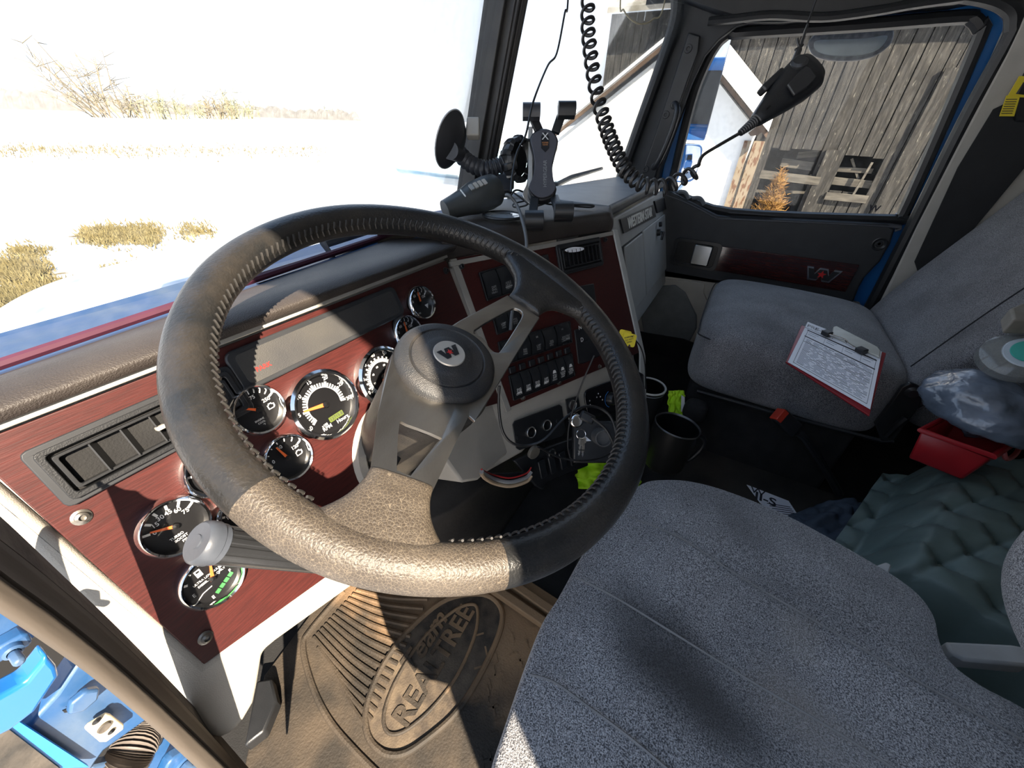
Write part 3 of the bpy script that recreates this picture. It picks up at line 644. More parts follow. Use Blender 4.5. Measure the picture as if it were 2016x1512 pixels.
# ------------------------------------------------------------------ rocker switches
SWB = mat('rocker black', (.018, .020, .023), .32)
def rocker(c, ux, uy, n_, w, h, lines, icon, seed=0, bright=True):
    """a rocker with slightly domed face, label rows and an icon"""
    nu = 7
    def f(a, b_):
        y = (b_ - .5) * h; return c + ux * ((a - .5) * w) + uy * y + n_ * (.003 + .0055 * (1 - (2 * b_ - 1) ** 2) + (.001 if .1 < a < .9 else 0))
    mb = MB().grid(f, 5, 9)
    mb.prism(rr(c, ux, uy, w * 1.0, h * 1.0, .001, 1), n_ * .003)
    o = mb.build('rocker_switch', SWB, db, smooth=True)
    rnd = random.Random(seed); mk = MB(); top = n_ * .0099
    for k in range(lines):
        yy = -.12 * h - k * h * .10; ww = w * rnd.uniform(.42, .62)
        mk.text(rnd.choice(('AXLE', 'LOCK', 'FAN', 'LAMP', 'HEAT', 'PTO', 'ENG', 'DIFF', 'SUSP')), c + uy * yy + n_ * (.0032 + .0056 * (1 - (2 * yy / h) ** 2) + .0011), ux, uy, h * .12, .01)
    if icon == 1: mk.prism([c + ux * (w * .26) + uy * (-.30 * h) + n_ * .0080, c - ux * (w * .26) + uy * (-.30 * h) + n_ * .0080, c - ux * (w * .26) + uy * (-.25 * h) + n_ * .0085, c + ux * (w * .26) + uy * (-.25 * h) + n_ * .0085], n_ * .0003)
    if icon == 2: mk.prism([c + ux * (w * .22) + uy * (-.02 * h) + top, c - ux * (w * .22) + uy * (-.02 * h) + top, c - ux * (w * .12) + uy * (.12 * h) + top, c + ux * (w * .12) + uy * (.12 * h) + top], n_ * .0003)
    if icon == 3: mk.text('H', c + uy * (.28 * h) + n_ * .0082, ux, uy, h * .16, .01)
    mk.build('switch_label', WHITE if bright else PRINTG, o)
    return o
# lower row of seven with guard plate, the row above, and the two short groups
def row(x0, y0, x1, y1, n, h, frame=True, br=True, ic=(1, 1, 1, 1, 2, 2, 2)):
    A_, B_ = CENT(x0, y0, .003), CENT(x1, y1, .003); u = (B_ - A_).normalized(); v = CENT.n.cross(u) * -1
    if v.z < 0: v = -v
    w = (B_ - A_).length / max(1, n - 1) if n > 1 else .026
    mid = (A_ + B_) / 2
    MB().prism([rr(mid, u, v, w * n + .006, h + .006, .002, 2), rr(mid, u, v, w * n + .001, h + .001, .001, 1)], CENT.n * .005).build('switch_frame', BLACK, db, bevel=.001)
    for k in range(n): rocker(A_ + u * (w * k), u, v, CENT.n, w * .93, h, 3, ic[k % len(ic)], seed=int(x0 + k * 7), bright=br)
row(1016, 760, 1118, 721, 7, .052, ic=(1, 1, 1, 1, 2, 2, 2))
row(1000, 692, 1104, 659, 5, .046, br=False, ic=(3, 0, 3, 0, 3))
row(1112, 656, 1114, 655.5, 1, .046, br=False)
row(966, 560, 994, 551, 2, .052, br=False, ic=(0, 1))
row(985, 632, 1008, 624, 2, .044, br=False, ic=(3, 0))
# small flip guards above the lower row
A_, B_ = CENT(1008, 728, .006), CENT(1116, 690, .006)
for k in range(7):
    u = (B_ - A_).normalized(); v = CENT.n.cross(u) * -1; v = v if v.z > 0 else -v
    c = A_.lerp(B_, k / 6); MB().box(c, u * .0085, v * .007, CENT.n * .004).build('switch_guard', BLACK, db, bevel=.002)
# transmission key pad
kpad = MB().prism(P(CENT, (1128, 650), (1193, 628), (1200, 690), (1148, 715), (1136, 716)), CENT.n * .006).build('gear_selector', BLACK, db, bevel=.002)
MB().text('D', CENT(1146, 669, .0075), CLAT, CUP, .014, .02).build('gear_letter', WHITE, kpad)
MB().text('N', CENT(1142, 645, .0075), CLAT, CUP, .014, .02).build('gear_letter', WHITE, kpad)
MB().box(CENT(1153, 673, .009), CLAT * .012, CUP * .0015, CENT.n * .001).build('gear_button', SATIN, kpad)
# dark insert right of the vent group, with parking knob remnants
ins = MB().prism(P(CENT, (1122, 566), (1167, 558), (1176, 620), (1135, 628)), CENT.n * .004).build('brake_panel', BLACK, db, bevel=.002)
MB().text('1', CENT(1158, 588, .005), CLAT, CUP, .016, .02).build('panel_print', WHITE, ins)
MB().lathe(CENT(1097, 606, .003), CENT.n, [(.0001, .03), (.016, .03), (.017, .026), (.012, .014), (.010, 0)], 8).build('trailer_knob', REDM, db, bevel=.001)
MB().prism(rr(CENT(1069, 513, .003), CLAT, CUP, .032, .022, .002, 2), CENT.n * .003).build('sensor_plate', SATIN, db, bevel=.001)

# ------------------------------------------------------------------ lower grey section: outlets, heater controls
op = MB().prism([CENT(x, y, .0) for x, y in ((1008, 836), (1012, 829), (1100, 796), (1105, 800), (1112, 849), (1105, 858), (1022, 886), (1015, 882))], CENT.n * .003).build('outlet_plate', BLACK, db, bevel=.001)
for x, y in ((1045, 851), (1076, 837)):
    MB().lathe(CENT(x, y, .003), CENT.n, [(.0135, 0), (.0135, .003), (.012, .004), (.0112, .003), (.0112, 0)], 32).build('outlet_ring', mat('dull ring', (.5, .5, .48), .3, 1), op, smooth=True)
    MB().lathe(CENT(x, y, .003), CENT.n, [(.0001, .0015), (.011, .001)], 24).build('outlet_cover', DIAL, op)
for x, y in ((1019, 861), (1097, 829)): MB().lathe(CENT(x, y, .003), CENT.n, [(.0001, .002), (.004, .0015), (.0045, 0)], 16).build('plate_screw', SATIN, op, smooth=True)
sp = MB().prism([CENT(x, y) for x, y in ((1112, 786), (1137, 779), (1142, 806), (1116, 815))], CENT.n * .003).build('outlet_plate', BLACK, db, bevel=.001)
MB().lathe(CENT(1127, 797, .003), CENT.n, [(.0125, 0), (.0125, .003), (.011, .004), (.0102, .002), (.0001, .001)], 32).build('outlet_ring', mat('dull ring', (.5, .5, .48), .3, 1), sp, smooth=True)
hv = MB().prism(spline([CENT(x, y) for x, y in ((1150, 790), (1150, 772), (1165, 762), (1220, 742), (1255, 732), (1268, 745), (1268, 780), (1240, 800), (1170, 822), (1156, 815))], 4, closed=True), CENT.n * .006).build('heater_panel', mat('heater black', (.010, .010, .013), .18), db, bevel=.002)
for x in (1202, 1236):
    MB().lathe(CENT(x, 980 - 0 - (x - 1202) * .33 - 195, .006), CENT.n, [(.018, 0), (.016, .012), (.013, .016), (.0001, .016)], 28).build('heater_dial', SATIN, hv, bevel=.001)
mk = MB()
for x, y in ((1161, 789), (1175, 782), (1178, 775), (1182, 781), (1186, 787), (1162, 797)): mk.lathe(CENT(x, y, .0062), CENT.n, [(.0001, .0004), (.0018, .0003), (.002, 0)], 10)
mk.build('panel_symbols', WHITE, hv)
mk = MB()
c = CENT(1202, 785, .0064)
for k in range(12):
    a0, a1 = R(100 + k * 12), R(110 + k * 12); q = lambda a, r: c + (CLAT * math.cos(a) + CUP * math.sin(a)) * r
    mk.prism([q(a0, .0215), q(a1, .0215), q(a1, .0235), q(a0, .0235)], CENT.n * .0003)
mk.build('cold_arc', mat('blue arc', (.05, .25, .7), .4), hv)

# glove compartment face (upright, behind and right of the centre stack)
GP = Plane(V((0, -math.cos(R(15.5)), math.sin(R(15.5)))), p=V((1.85, .298, -.243)))
GUP = V((0, math.sin(R(15.5)), math.cos(R(15.5))))
def gz(x, z, h=0):
    y = (-GP.off + GP.n.z * z) / -GP.n.y; return V((x, y, z)) + GP.n * h
gc = thing('glove_compartment', gz(1.45, -.56), 'pale grey glove compartment with nameplate and two hatches beside the right door', 'glove compartment')
MB().prism([gz(1.135, -.208), gz(1.828, -.208), gz(1.828, -.575), gz(1.135, -.575)], GP.n * -.18).build('body', GREYL, gc, bevel=.006)
xa = GP(1222, 440).x; 
p0, p1, p2, p3 = GP(1219, 432, .002), GP(1284, 403, .002), GP(1290, 427, .002), GP(1226, 460, .002)
pl_ = MB().prism([p0, p1, p2, p3], GP.n * .004).build('nameplate', mat('brushed plate', (.045, .045, .045), .4, .2, bump=.1), gc, bevel=.001)
cN = (p0 + p1 + p2 + p3) / 4 + GP.n * .0045
MB().text('WESTERN STAR', cN, (p1 - p0), GUP, .0455, .012, ext=GP.n * .002).build('plate_letters', mat('pale letters', (.95, .95, .93), .4), pl_)
vb = MB().prism([GP(x, y, .001) for x, y in ((1286, 396), (1305, 388), (1309, 412), (1292, 420))], GP.n * .006).build('badge', BLACK, gc, bevel=.002)
for (a, b_) in (((1224, 480), (1265, 458)), ): pass
MB().prism(rr(gz(1.45, (GP(1265, 456).z + GP(1262, 590).z) / 2, .0005), XA, GUP, .74, (GP(1265, 456).z - GP(1262, 590).z) / math.cos(R(15.5)) + .008, .01, 3), GP.n * .0012).build('hatch_gap', BLACK, gc)
def hatch(xl, xr, zt, zb):
    return MB().prism(rr(gz((xl + xr) / 2, (zt + zb) / 2, .001), XA, GUP, xr - xl, (zt - zb) / math.cos(R(15.5)), .008, 3), GP.n * .007).build('door', GREYL, gc, bevel=.003)
zt = GP(1265, 456).z; zb = GP(1262, 590).z; xm = GP(1264, 500).x
hatch(GP(1225, 475).x, xm - .004, zt, zb); hr = hatch(xm + .004, 1.82, zt + .005, zb + .0)
k0 = GP(1294, 458, .008)
MB().cyl(k0, k0 + GP.n * .012, .013, .012).build('latch', BLACK, hr, bevel=.001)
MB().tube([k0 + GP.n * .012, k0 + GP.n * .022, k0 + GP.n * .022 - ZA * .03], .005, 8).build('latch', mat('satin chrome', (.4, .43, .46), .22, 1), hr, smooth=True)
MB().lathe(k0 + V((0, 0, .03)) , GP.n, [(.0001, .010), (.009, .010), (.009, 0)], 16).build('latch_cap', BLACK, hr)

# engine cover and footwell under the dash
ec = thing('engine_cover', (.72, .30, -.925), 'dusty dark engine cover bulging beneath the centre of the dashboard', 'engine cover')
def ecf(a, b_):
    # b_: 0 at the floor, 1 up at the dash ; a: 0 at the driver's side going right
    th = R(200) + R(150) * a
    cx, cy, rx, ry = .66, .56, .38 - .04 * b_, .25 - .03 * b_
    return V((cx + rx * math.cos(th) * (abs(math.cos(th)) ** -.25 if abs(math.cos(th)) > .05 else 1), cy + ry * math.sin(th) * (abs(math.sin(th)) ** -.25 if abs(math.sin(th)) > .05 else 1), -.925 + .205 * b_))
mb = MB().grid(ecf, 40, 12); top_ = [ecf(k / 39, 1) for k in range(40)]; mb.add(top_ + [V((top_[-1].x, .60, -.72)), V((top_[0].x, .60, -.72))], [tuple(range(42))]); mb.build('shell', ENGC, ec, smooth='all', solid=.01)

# under-dash switch panel with a capped socket, wires
up = thing('lower_switch_panel', CENT(1110, 900, -.01), 'black lower switch panel with capped sockets hanging under the grey dash section', 'switch panel')
def cl(x, y, h=0): return CENT(x, y, h)
MB().prism([cl(1006, 905, -.01), cl(1030, 893, -.01), cl(1130, 858, -.01), cl(1150, 870, -.01), cl(1152, 915, -.01), cl(1072, 946, -.01), cl(1063, 962, -.01), cl(1050, 955, -.01)], CENT.n * .012).build('panel', BLACK, up, bevel=.003)
for (x, y) in ((1066, 922), (1085, 913), (1106, 905), (1125, 898)):
    MB().prism(rr(cl(x, y, .003), CLAT, CUP, .020, .046, .002, 2), CENT.n * .007).build('rocker_switch', SWB, up, bevel=.002)
MB().lathe(cl(1049, 889, .004), (CENT.n + CUP * -.3).normalized(), [(.0001, .008), (.0155, .008), (.0165, .006), (.0165, .0)], 28).build('socket_cap', mat('worn cap', (.16, .145, .12), .6, bump=.2), up, bevel=.001)
MB().lathe(cl(1082, 891, .0), CENT.n, [(.012, 0), (.012, .01), (.010, .012), (.008, .008), (.0001, .008)], 28).build('socket', BLACK, up, smooth=True)
wl_ = thing('wire_loop', CENT(985, 940, -.03), 'loop of tan and red wires drooping below the dash beside the column', 'wires')
for (cc_, w_, off, nm) in (((.55, .40, .26), .0042, 0, 'tan_wire'), ((.30, .30, .30), .0045, -8, 'grey_wire'), ((.45, .02, .02), .0018, -16, 'red_wire')):
    pts = spline([CENT(948, 932 + off * .5, .075), CENT(955, 941 + off * .8, .055), CENT(975, 952 + off, .016), CENT(1005, 957 + off, .016), CENT(1036, 948 + off, .018), CENT(1046, 936 + off, .020)], 6)
    MB().tube(pts, w_, 8).build(nm, mat(nm, cc_, .5), wl_, smooth=True)
MB().prism([CENT(x, y, .010) for x, y in ((952, 934), (1038, 930), (1043, 948), (990, 950))], CENT.n * -.006).build('wire_tray', SATIN, wl_)

# ================================================================== steering wheel and column
WC = atd(890.277, 680.308, .394752)
wt, wa = 1.13511601, -.196870859
WN = V((math.sin(wa) * math.cos(wt), -math.cos(wa) * math.cos(wt), math.sin(wt)))
W1 = ZA.cross(WN).normalized(); W2 = WN.cross(W1)
RR, RT_ = .2118, .0174
WP = Plane(WN, p=WC)
def wpt(x, y):
    """point of the dished spoke cone under a pixel: depth grows toward the hub"""
    hgt = 0
    for _ in range(12):
        p = WP(x, y, hgt); r = ((p - WC) - WN * hgt).length
        hgt = -.045 * max(0, 1 - r / .17)
    return p
def wc_(p): q = p - WC; return (q.dot(W1), q.dot(W2))
def wxy(a, b_, h=0): return WC + W1 * a + W2 * b_ + WN * h
sw = thing('steering_wheel', WC - WN * .05, 'large black leather steering wheel with two steel spokes and round hub', 'steering wheel')
def rim(a, b_):
    t = 2 * math.pi * a; p = 2 * math.pi * b_; r = RT_ * (1 + .02 * math.sin(9 * t) * math.cos(p))
    return wxy((RR + r * math.cos(p)) * math.cos(t), (RR + r * math.cos(p)) * math.sin(t), r * math.sin(p))
# which arc carries worn, cracked wrap, colour paled along the sunlit stretch; rest black
aw0, aw1 = math.atan2(*wc_(WP(470, 1005))[::-1]), math.atan2(*wc_(WP(985, 1120))[::-1])
def arc_rim(t0, t1, n): return lambda a, b_: rim(((t0 + (t1 - t0) * a) / (2 * math.pi)), b_)
if aw1 < aw0: aw1 += 2 * math.pi
MB().grid(arc_rim(aw1, aw0 + 2 * math.pi, 0), 150, 20, cv=True).build('rim_leather', LEATHER, sw, smooth='all')
MB().grid(arc_rim(aw0, aw1, 0), 50, 20, cv=True).build('rim_leather', WORN_LIT, sw, smooth='all', label='pale cracked leather stretch')
_a = lambda x, y: math.atan2(*wc_(WP(x, y))[::-1])
LACE_SKIP = [(_a(600, 1000), _a(600, 1000) + ((_a(880, 1075) - _a(600, 1000)) % (2 * math.pi))), (_a(1130, 612), _a(1130, 612) + ((_a(1000, 545) - _a(1130, 612)) % (2 * math.pi)))]
# lacing along the inside of the rim
mb = MB()
for k in range(170):
    t = 2 * math.pi * k / 170; dt_ = .010
    if any((t - lo) % (2 * math.pi) < (hi - lo) for lo, hi in LACE_SKIP): continue
    for s_ in (1, -1):
        p = []
        for j in range(5):
            q = j / 4; ang = R(168 + 20 * s_ * (1 - q)); tt_ = t + dt_ * (q - .0) * (1)
            rr2 = RT_ * 1.06
            p.append(wxy((RR + rr2 * math.cos(ang)) * math.cos(tt_), (RR + rr2 * math.cos(ang)) * math.sin(tt_), rr2 * math.sin(ang) + .003))
        mb.tube(p, .0011, 5)
mb.build('rim_lacing', THREAD, sw, smooth=True, kind='stuff')
# leather lobes where the spokes meet the rim
def lobe(pa, pb, ta, tb, ma, lab=None, thk=.0125):
    """loft from the spoke end (pa-pb) out to the rim arc (angles ta..tb)"""
    a_, b_ = V(wc_(pa)), V(wc_(pb))
    ta_, tb_ = ta, tb
    ca, cb_ = V((RR * math.cos(ta_), RR * math.sin(ta_))), V((RR * math.cos(tb_), RR * math.sin(tb_)))
    n_, m__ = 22, 20
    def f(s_, u):
        # s_ 0 spoke end .. 1 rim ; edges bow in with a concave curve
        k = s_ ** 2.6
        midl, midr = a_.lerp(a_ + (b_ - a_) * 0 + (ca - a_).normalized() * 0, 0), b_
        outd = ((ca + cb_) / 2 - (a_ + b_) / 2)
        L = a_ + outd * s_ + (ca - a_ - outd) * k; Rr_ = b_ + outd * s_ + (cb_ - b_ - outd) * k
        ph = 2 * math.pi * u; c_ = (L + Rr_) / 2; hw = (Rr_ - L) / 2
        th = thk * (.62 + .38 * s_) * (1 if s_ > .02 else .8)
        cx_, sx2 = math.cos(ph), math.sin(ph)
        sq = lambda v, e: math.copysign(abs(v) ** e, v)
        q = c_ + hw * sq(cx_, .55)
        hb_ = -.045 * max(0, 1 - (q.length) / .17)
        return wxy(q.x, q.y, hb_ + th * sq(sx2, .8))
    mb = MB().grid(f, n_, m__, cv=True)
    mb.f.append(tuple(range(m__)))
    return mb.build('spoke_leather', ma, sw, smooth='all', label=lab)
ang = lambda x, y: math.atan2(*wc_(WP(x, y))[::-1])
def unw(a, ref):
    while a < ref - math.pi: a += 2 * math.pi
    while a > ref + math.pi: a -= 2 * math.pi
    return a
E1, E2 = wpt(729, 921), wpt(853, 962)
t_a = ang(560, 1020); t_b = unw(ang(905, 1115), t_a)
lobe(E1, E2, t_a, t_b, WORN_LIT, 'pale cracked leather at the lower spoke', .0145)
E3, E4 = wpt(1001, 584), wpt(1060, 624)
t_c = ang(975, 478); t_d = unw(ang(1180, 640), t_c)
lobe(E3, E4, t_c, t_d, LEATHER, None, .0135)
# steel spoke plates
def plate(outer, hole, nm):
    o = [wpt(x, y) for x, y in outer]; hl = [wpt(x, y) for x, y in hole]
    MB().prism([[p + WN * .001 for p in o], [p + WN * .001 for p in spline(hl, 3, closed=True)]], WN * -.0045).build(nm, STEEL, sw, bevel=.0008)
plate([(772, 700), (757, 748), (744, 815), (729, 925), (800, 945), (852, 966), (893, 880), (925, 815), (962, 760), (930, 730), (850, 720)], [(786, 836), (800, 836), (866, 862), (860, 872), (814, 930), (806, 937), (785, 928), (781, 920)], 'spoke')
plate([(880, 648), (905, 632), (999, 582), (1030, 602), (1062, 626), (1018, 695), (973, 770), (935, 830), (900, 800), (890, 700)], [(934, 651), (1000, 612), (1014, 608), (1026, 614), (1028, 622), (1020, 638), (988, 688), (978, 695), (966, 688), (950, 666)], 'spoke')
# hub
MB().lathe(WC, WN, [(.0001, -.0125), (.014, -.0125), (.022, -.0135), (.026, -.0155), (.028, -.0165), (.038, -.0175), (.0392, -.0195), (.041, -.0178), (.049, -.0195), (.0535, -.023), (.0548, -.028), (.0545, -.036), (.0565, -.040), (.0595, -.055), (.0605, -.068), (.055, -.076)], 72).build('hub', WHUB, sw, smooth=True, ang=50)
he = WC + WN * -.0118
eo = thing_ = MB().lathe(he, WN, [(.0001, .0008), (.0165, .0006), (.0172, -.001)], 40).build('emblem', mat('silver emblem', (.72, .68, .62), .35, .6), sw, smooth=True)
u = (W1 * math.cos(R(35)) - W2 * math.sin(R(-35))).normalized(); 
u = (WP(915, 690) - WP(865, 712)).normalized(); v = WN.cross(u)
q = lambda L: [he + WN * .0010 + u * (x * .0125) + v * (y * .0125) for x, y in L]
W_ = [(-1.0, .5), (-.55, .5), (-.42, -.05), (-.24, .5), (.24, .5), (.42, -.05), (.55, .5), (1.0, .5), (.62, -.5), (.2, -.5), (0, -.06), (-.2, -.5), (-.62, -.5)]
MB().prism(q(W_), WN * .0006).build('emblem_letter', BLACK, eo)
st_ = [(.3 * (1 if k % 2 == 0 else .42) * math.cos(R(90 + 36 * k)), .3 * (1 if k % 2 == 0 else .42) * math.sin(R(90 + 36 * k))) for k in range(10)]
MB().prism([p + WN * .0007 for p in q(st_)], WN * .0004).build('emblem_star', mat('red star', (.6, .03, .03), .3), eo)

sc_ = thing('steering_column', V((.34, .50, -.92)), 'black steering column and shroud under the wheel hub running down to the footwell', 'steering column')
ca_ = WC - WN * .078; cbt = cc + DASH.n * -.03
MB().tube([ca_, ca_.lerp(cbt, .3), ca_.lerp(cbt, .6), cbt], [.058, .058, .056, .056], 28).build('shroud', mat('dusty shroud', (.028, .026, .024), .5, c2=(.06, .052, .042), scale=20, bump=.3, bscale=400), sc_, smooth=True)
MB().tube([cbt + V((.03, .0, -.04)), V((.36, .50, -.70)), V((.37, .58, -.92))], [.03, .024, .022], 16).build('lower_shaft', BLACK, sc_, smooth=True)
s0 = atd(385, 1066, .345); s1 = ca_.lerp(cbt, .35)
dr = (atd(560, 1088, .42) - s0).normalized()
lv = thing('column_lever', s0, 'thick black ribbed lever handle poking out left below the wheel rim', 'lever')
prof = [(.0001, .0), (.006, .0), (.0062, .0012), (.0165, .001), (.0185, .003), (.0195, .008), (.0195, .014), (.0185, .015), (.0185, .02)]
MB().lathe(s0, dr, prof, 40).build('end_cap', mat('blue grey cap', (.07, .08, .10), .4, bump=.1), lv, smooth=True)
mb = MB(); e1 = dr.orthogonal().normalized(); e2 = dr.cross(e1); L_ = .15
def gf(a, b_):
    t = 2 * math.pi * a; r = .0178 * (1 - .045 * (1 if math.sin(14 * t) > .3 else 0)); return s0 + dr * (.015 + L_ * b_) + e1 * (r * math.cos(t)) + e2 * (r * math.sin(t))
mb.grid(gf, 112, 4, cu=True); mb.build('grip', SATIN, lv, smooth=True)
MB().tube([s0 + dr * (.015 + L_), s1], [.012, .012], 12).build('lever_arm', BLACK, lv, smooth=True)

# ================================================================== seats
ds = thing('driver_seat', (.27, -.2, -.92), 'worn grey tweed driver seat cushion with oily dark stains in the foreground', 'seat')
zt = -.435
so = lambda x, y: onZ(x, y, zt) - V((.27, -.2, -.92))
SEATC = tweed('driver seat cloth', (.05, .051, .057), (.215, .215, .225), (.40, .40, .41), 800, [(so(1300, 1290), .07, (.028, .028, .029), .85), (so(1370, 1370), .06, (.03, .03, .03), .8), (so(1440, 1430), .05, (.035, .035, .035), .7), (so(1240, 1190), .05, (.05, .05, .05), .5), (so(1470, 1060), .05, (.06, .06, .062), .4), (so(1560, 1400), .05, (.26, .23, .20), .35), (so(1570, 1265), .04, (.24, .22, .19), .3), (so(1650, 1480), .06, (.26, .25, .24), .3)])
sil = [(900, 1760), (962, 1512), (985, 1440), (1035, 1295), (1068, 1215), (1100, 1165), (1160, 1060), (1215, 985), (1262, 948), (1300, 940), (1360, 943), (1440, 965), (1560, 1015), (1700, 1092), (1795, 1152), (1840, 1205), (1855, 1262), (1880, 1305), (1940, 1350), (2030, 1398), (2300, 1560), (2300, 1900), (1500, 2400)]
edge = [onZ(x, y, zt) for x, y in sil]
cen = V((.26, -.20, zt))
ed = spline(edge, 4, closed=True); ne = len(ed)
def dsf(a, b_):
    p = ed[int(round(a * ne)) % ne]
    # b_: 0 centre of the top, .75 shoulder, 1 bottom of the side
    if b_ <= .7:
        k = b_ / .7; q = cen.lerp(p, k * .97)
        q.z = zt + .012 * (1 - k ** 4) - .010 * math.exp(-((k - .0) / .35) ** 2) 
        return q
    k = (b_ - .7) / .3; q = cen.lerp(p, .97 + .03 * math.sin(min(1, k * 2.2) * math.pi / 2)); q.z = zt - .014 * (1 - math.cos(min(1, k * 2) * math.pi / 2)) - max(0, k - .25) * .15
    return q
mb = MB().grid(lambda a, b_: dsf(a, b_), ne, 34, cu=True); mb.build('seat_cushion', SEATC, ds, smooth='all', label='charcoal tweed cloth with dark oily stains')
def seam_line(pts, nm='seam', m_=None, r=.0012, z=None):
    L = spline([onZ(x, y, zt + .010) for x, y in pts], 10)
    L = [V((p.x, p.y, zt + .0125 + .0 * k)) for k, p in enumerate(L)]
    MB().tube(L, r, 5).build(nm, m_ or SEAM, ds, smooth=True)
seam_line([(1236, 1018), (1340, 1062), (1440, 1128), (1560, 1200), (1700, 1282), (1830, 1358), (2016, 1462)])
seam_line([(1132, 1138), (1210, 1178), (1330, 1252), (1480, 1345), (1640, 1440), (1780, 1530)])
seam_line([(1042, 1330), (1090, 1345), (1160, 1395), (1240, 1455), (1330, 1530)])
MB().abox((.06, -.42, -.90), (.44, -.03, -.56)).build('seat_base', BLACK, ds, bevel=.01)
# driver backrest behind the lens, edge of it shows at the right of the picture
dbo = V((.276, -.382, -.41)); dbu = V((0, -math.sin(R(12)), math.cos(R(12)))); dbn = V((0, math.cos(R(12)), math.sin(R(12))))
def dbk(a, b_):
    th = 2 * math.pi * a; ph = math.pi * (b_ - .5); sg = lambda v, p: math.copysign(abs(v) ** p, v)
    x = .195 * sg(math.cos(ph), .4) * sg(math.cos(th), .4); w = .065 * sg(math.cos(ph), .4) * sg(math.sin(th), .4); z = .33 * sg(math.sin(ph), .35)
    if w > 0: w += .03 * (abs(x) / .195) ** 3 * (1 - .5 * max(0, z / .33))
    return dbo + XA * x + dbn * w + dbu * (z + .34)
MB().grid(dbk, 60, 40, cu=True).build('backrest', SEATC, ds, smooth='all')
MB().prism([onZ(x, y, -.47) for x, y in ((1862, 1262), (1990, 1268), (2030, 1275), (2030, 1312), (1900, 1300), (1872, 1285))], (0, 0, -.02)).build('recline_bracket', mat('pale metal bracket', (.55, .56, .56), .4), ds, bevel=.003)
MB().prism([onZ(x, y, -.50) for x, y in ((1728, 1112), (1745, 1106), (1756, 1112), (1750, 1130), (1735, 1126))], (0, 0, -.02)).build('belt_anchor', mat('pale metal bracket', (.55, .56, .56), .4), ds, bevel=.002)

ps = thing('passenger_seat', (1.42, -.25, -.92), 'grey tweed passenger seat with boxy cushion and reclined backrest beside the right door', 'seat')
# cushion: rounded box
def rbox(c, hx, hy, hz, e=.25, crown=0, slope=0):
    c = V(c)
    def f(a, b_):
        th = 2 * math.pi * a; ph = math.pi * (b_ - .5); sg = lambda v, p: math.copysign(abs(v) ** p, v)
        x = hx * sg(math.cos(ph), e) * sg(math.cos(th), e); y = hy * sg(math.cos(ph), e) * sg(math.sin(th), e); z = hz * sg(math.sin(ph), e)
        if z > 0: z += crown * (1 - (x / hx) ** 2) * (1 - (y / hy) ** 2)
        return c + V((x, y, z + slope * y))
    return f
MB().grid(rbox((1.44, -.245, -.575), .30, .255, .105, .28, .03, .02), 72, 40, cu=True).build('seat_cushion', SEATP, ps, smooth='all')
MB().tube(spline([V((1.152, -.42, -.515)), V((1.150, -.15, -.508)), V((1.165, -.01, -.500)), V((1.22, .008, -.497)), V((1.44, .012, -.49)), V((1.68, .008, -.497)), V((1.73, -.02, -.50))], 6), .0022, 5).build('piping', SEAMD, ps, smooth=True)
# backrest: reclined rounded slab with bolsters
bo = V((1.455, -.555, -.575)); bu = V((0, -math.sin(R(24)), math.cos(R(24)))); bn_ = V((0, math.cos(R(24)), math.sin(R(24))))
def bk(a, b_):
    th = 2 * math.pi * a; ph = math.pi * (b_ - .5); sg = lambda v, p: math.copysign(abs(v) ** p, v)
    x = .305 * sg(math.cos(ph), .35) * sg(math.cos(th), .35); w = .085 * sg(math.cos(ph), .35) * sg(math.sin(th), .35); z = .42 * sg(math.sin(ph), .3)
    if w > 0: w += .022 * (abs(x) / .305) ** 4 * (1 if abs(x) < .3 else .6) 
    w *= 1 - .15 * max(0, z / .42)
    return bo + XA * x + bn_ * w + bu * (z + .36)
MB().grid(bk, 84, 50, cu=True).build('backrest', SEATP, ps, smooth='all')
def bp_(x, w, z): return bo + XA * x + bn_ * w + bu * (z + .36)
MB().tube(spline([bp_(-.307, .045, -.36), bp_(-.309, .040, -.2), bp_(-.309, .035, 0), bp_(-.307, .03, .2), bp_(-.30, .02, .38)], 8), .0020, 5).build('seam', SEAMD, ps, smooth=True)
MB().tube(spline([bp_(-.22, .095, -.30), bp_(-.19, .094, -.1), bp_(-.18, .090, .1), bp_(-.19, .086, .32)], 8), .0016, 5).build('seam', SEAMD, ps, smooth=True)
MB().abox((1.17, -.46, -.92), (1.71, -.02, -.665)).build('seat_box', CARPET, ps, bevel=.01)
hg = [onX(x, y, 1.135) for x, y in ((1722, 835), (1735, 870), (1760, 868), (1812, 800), (1818, 780), (1812, 762), (1792, 754), (1775, 762), (1760, 785))]
MB().prism(hg, (.012, 0, 0)).build('recline_hinge', BLACK, ps, bevel=.003)
MB().lathe(onX(1797, 774, 1.134), (-1, 0, 0), [(.0001, .006), (.010, .006), (.012, .003), (.016, 0)], 20).build('hinge_bolt', SATIN, ps, smooth=True)
MB().tube([onX(1372, 770, 1.14), onX(1520, 812, 1.14), onX(1735, 868, 1.14), onX(1760, 868, 1.14)], .006, 6).build('seat_rail', BLACK, ps, smooth=True)
MB().tube(spline([onX(1745, 858, 1.13), onX(1765, 838, 1.12), onX(1785, 822, 1.12)], 4), .008, 8).build('recline_lever', BLACK, ps, smooth=True)

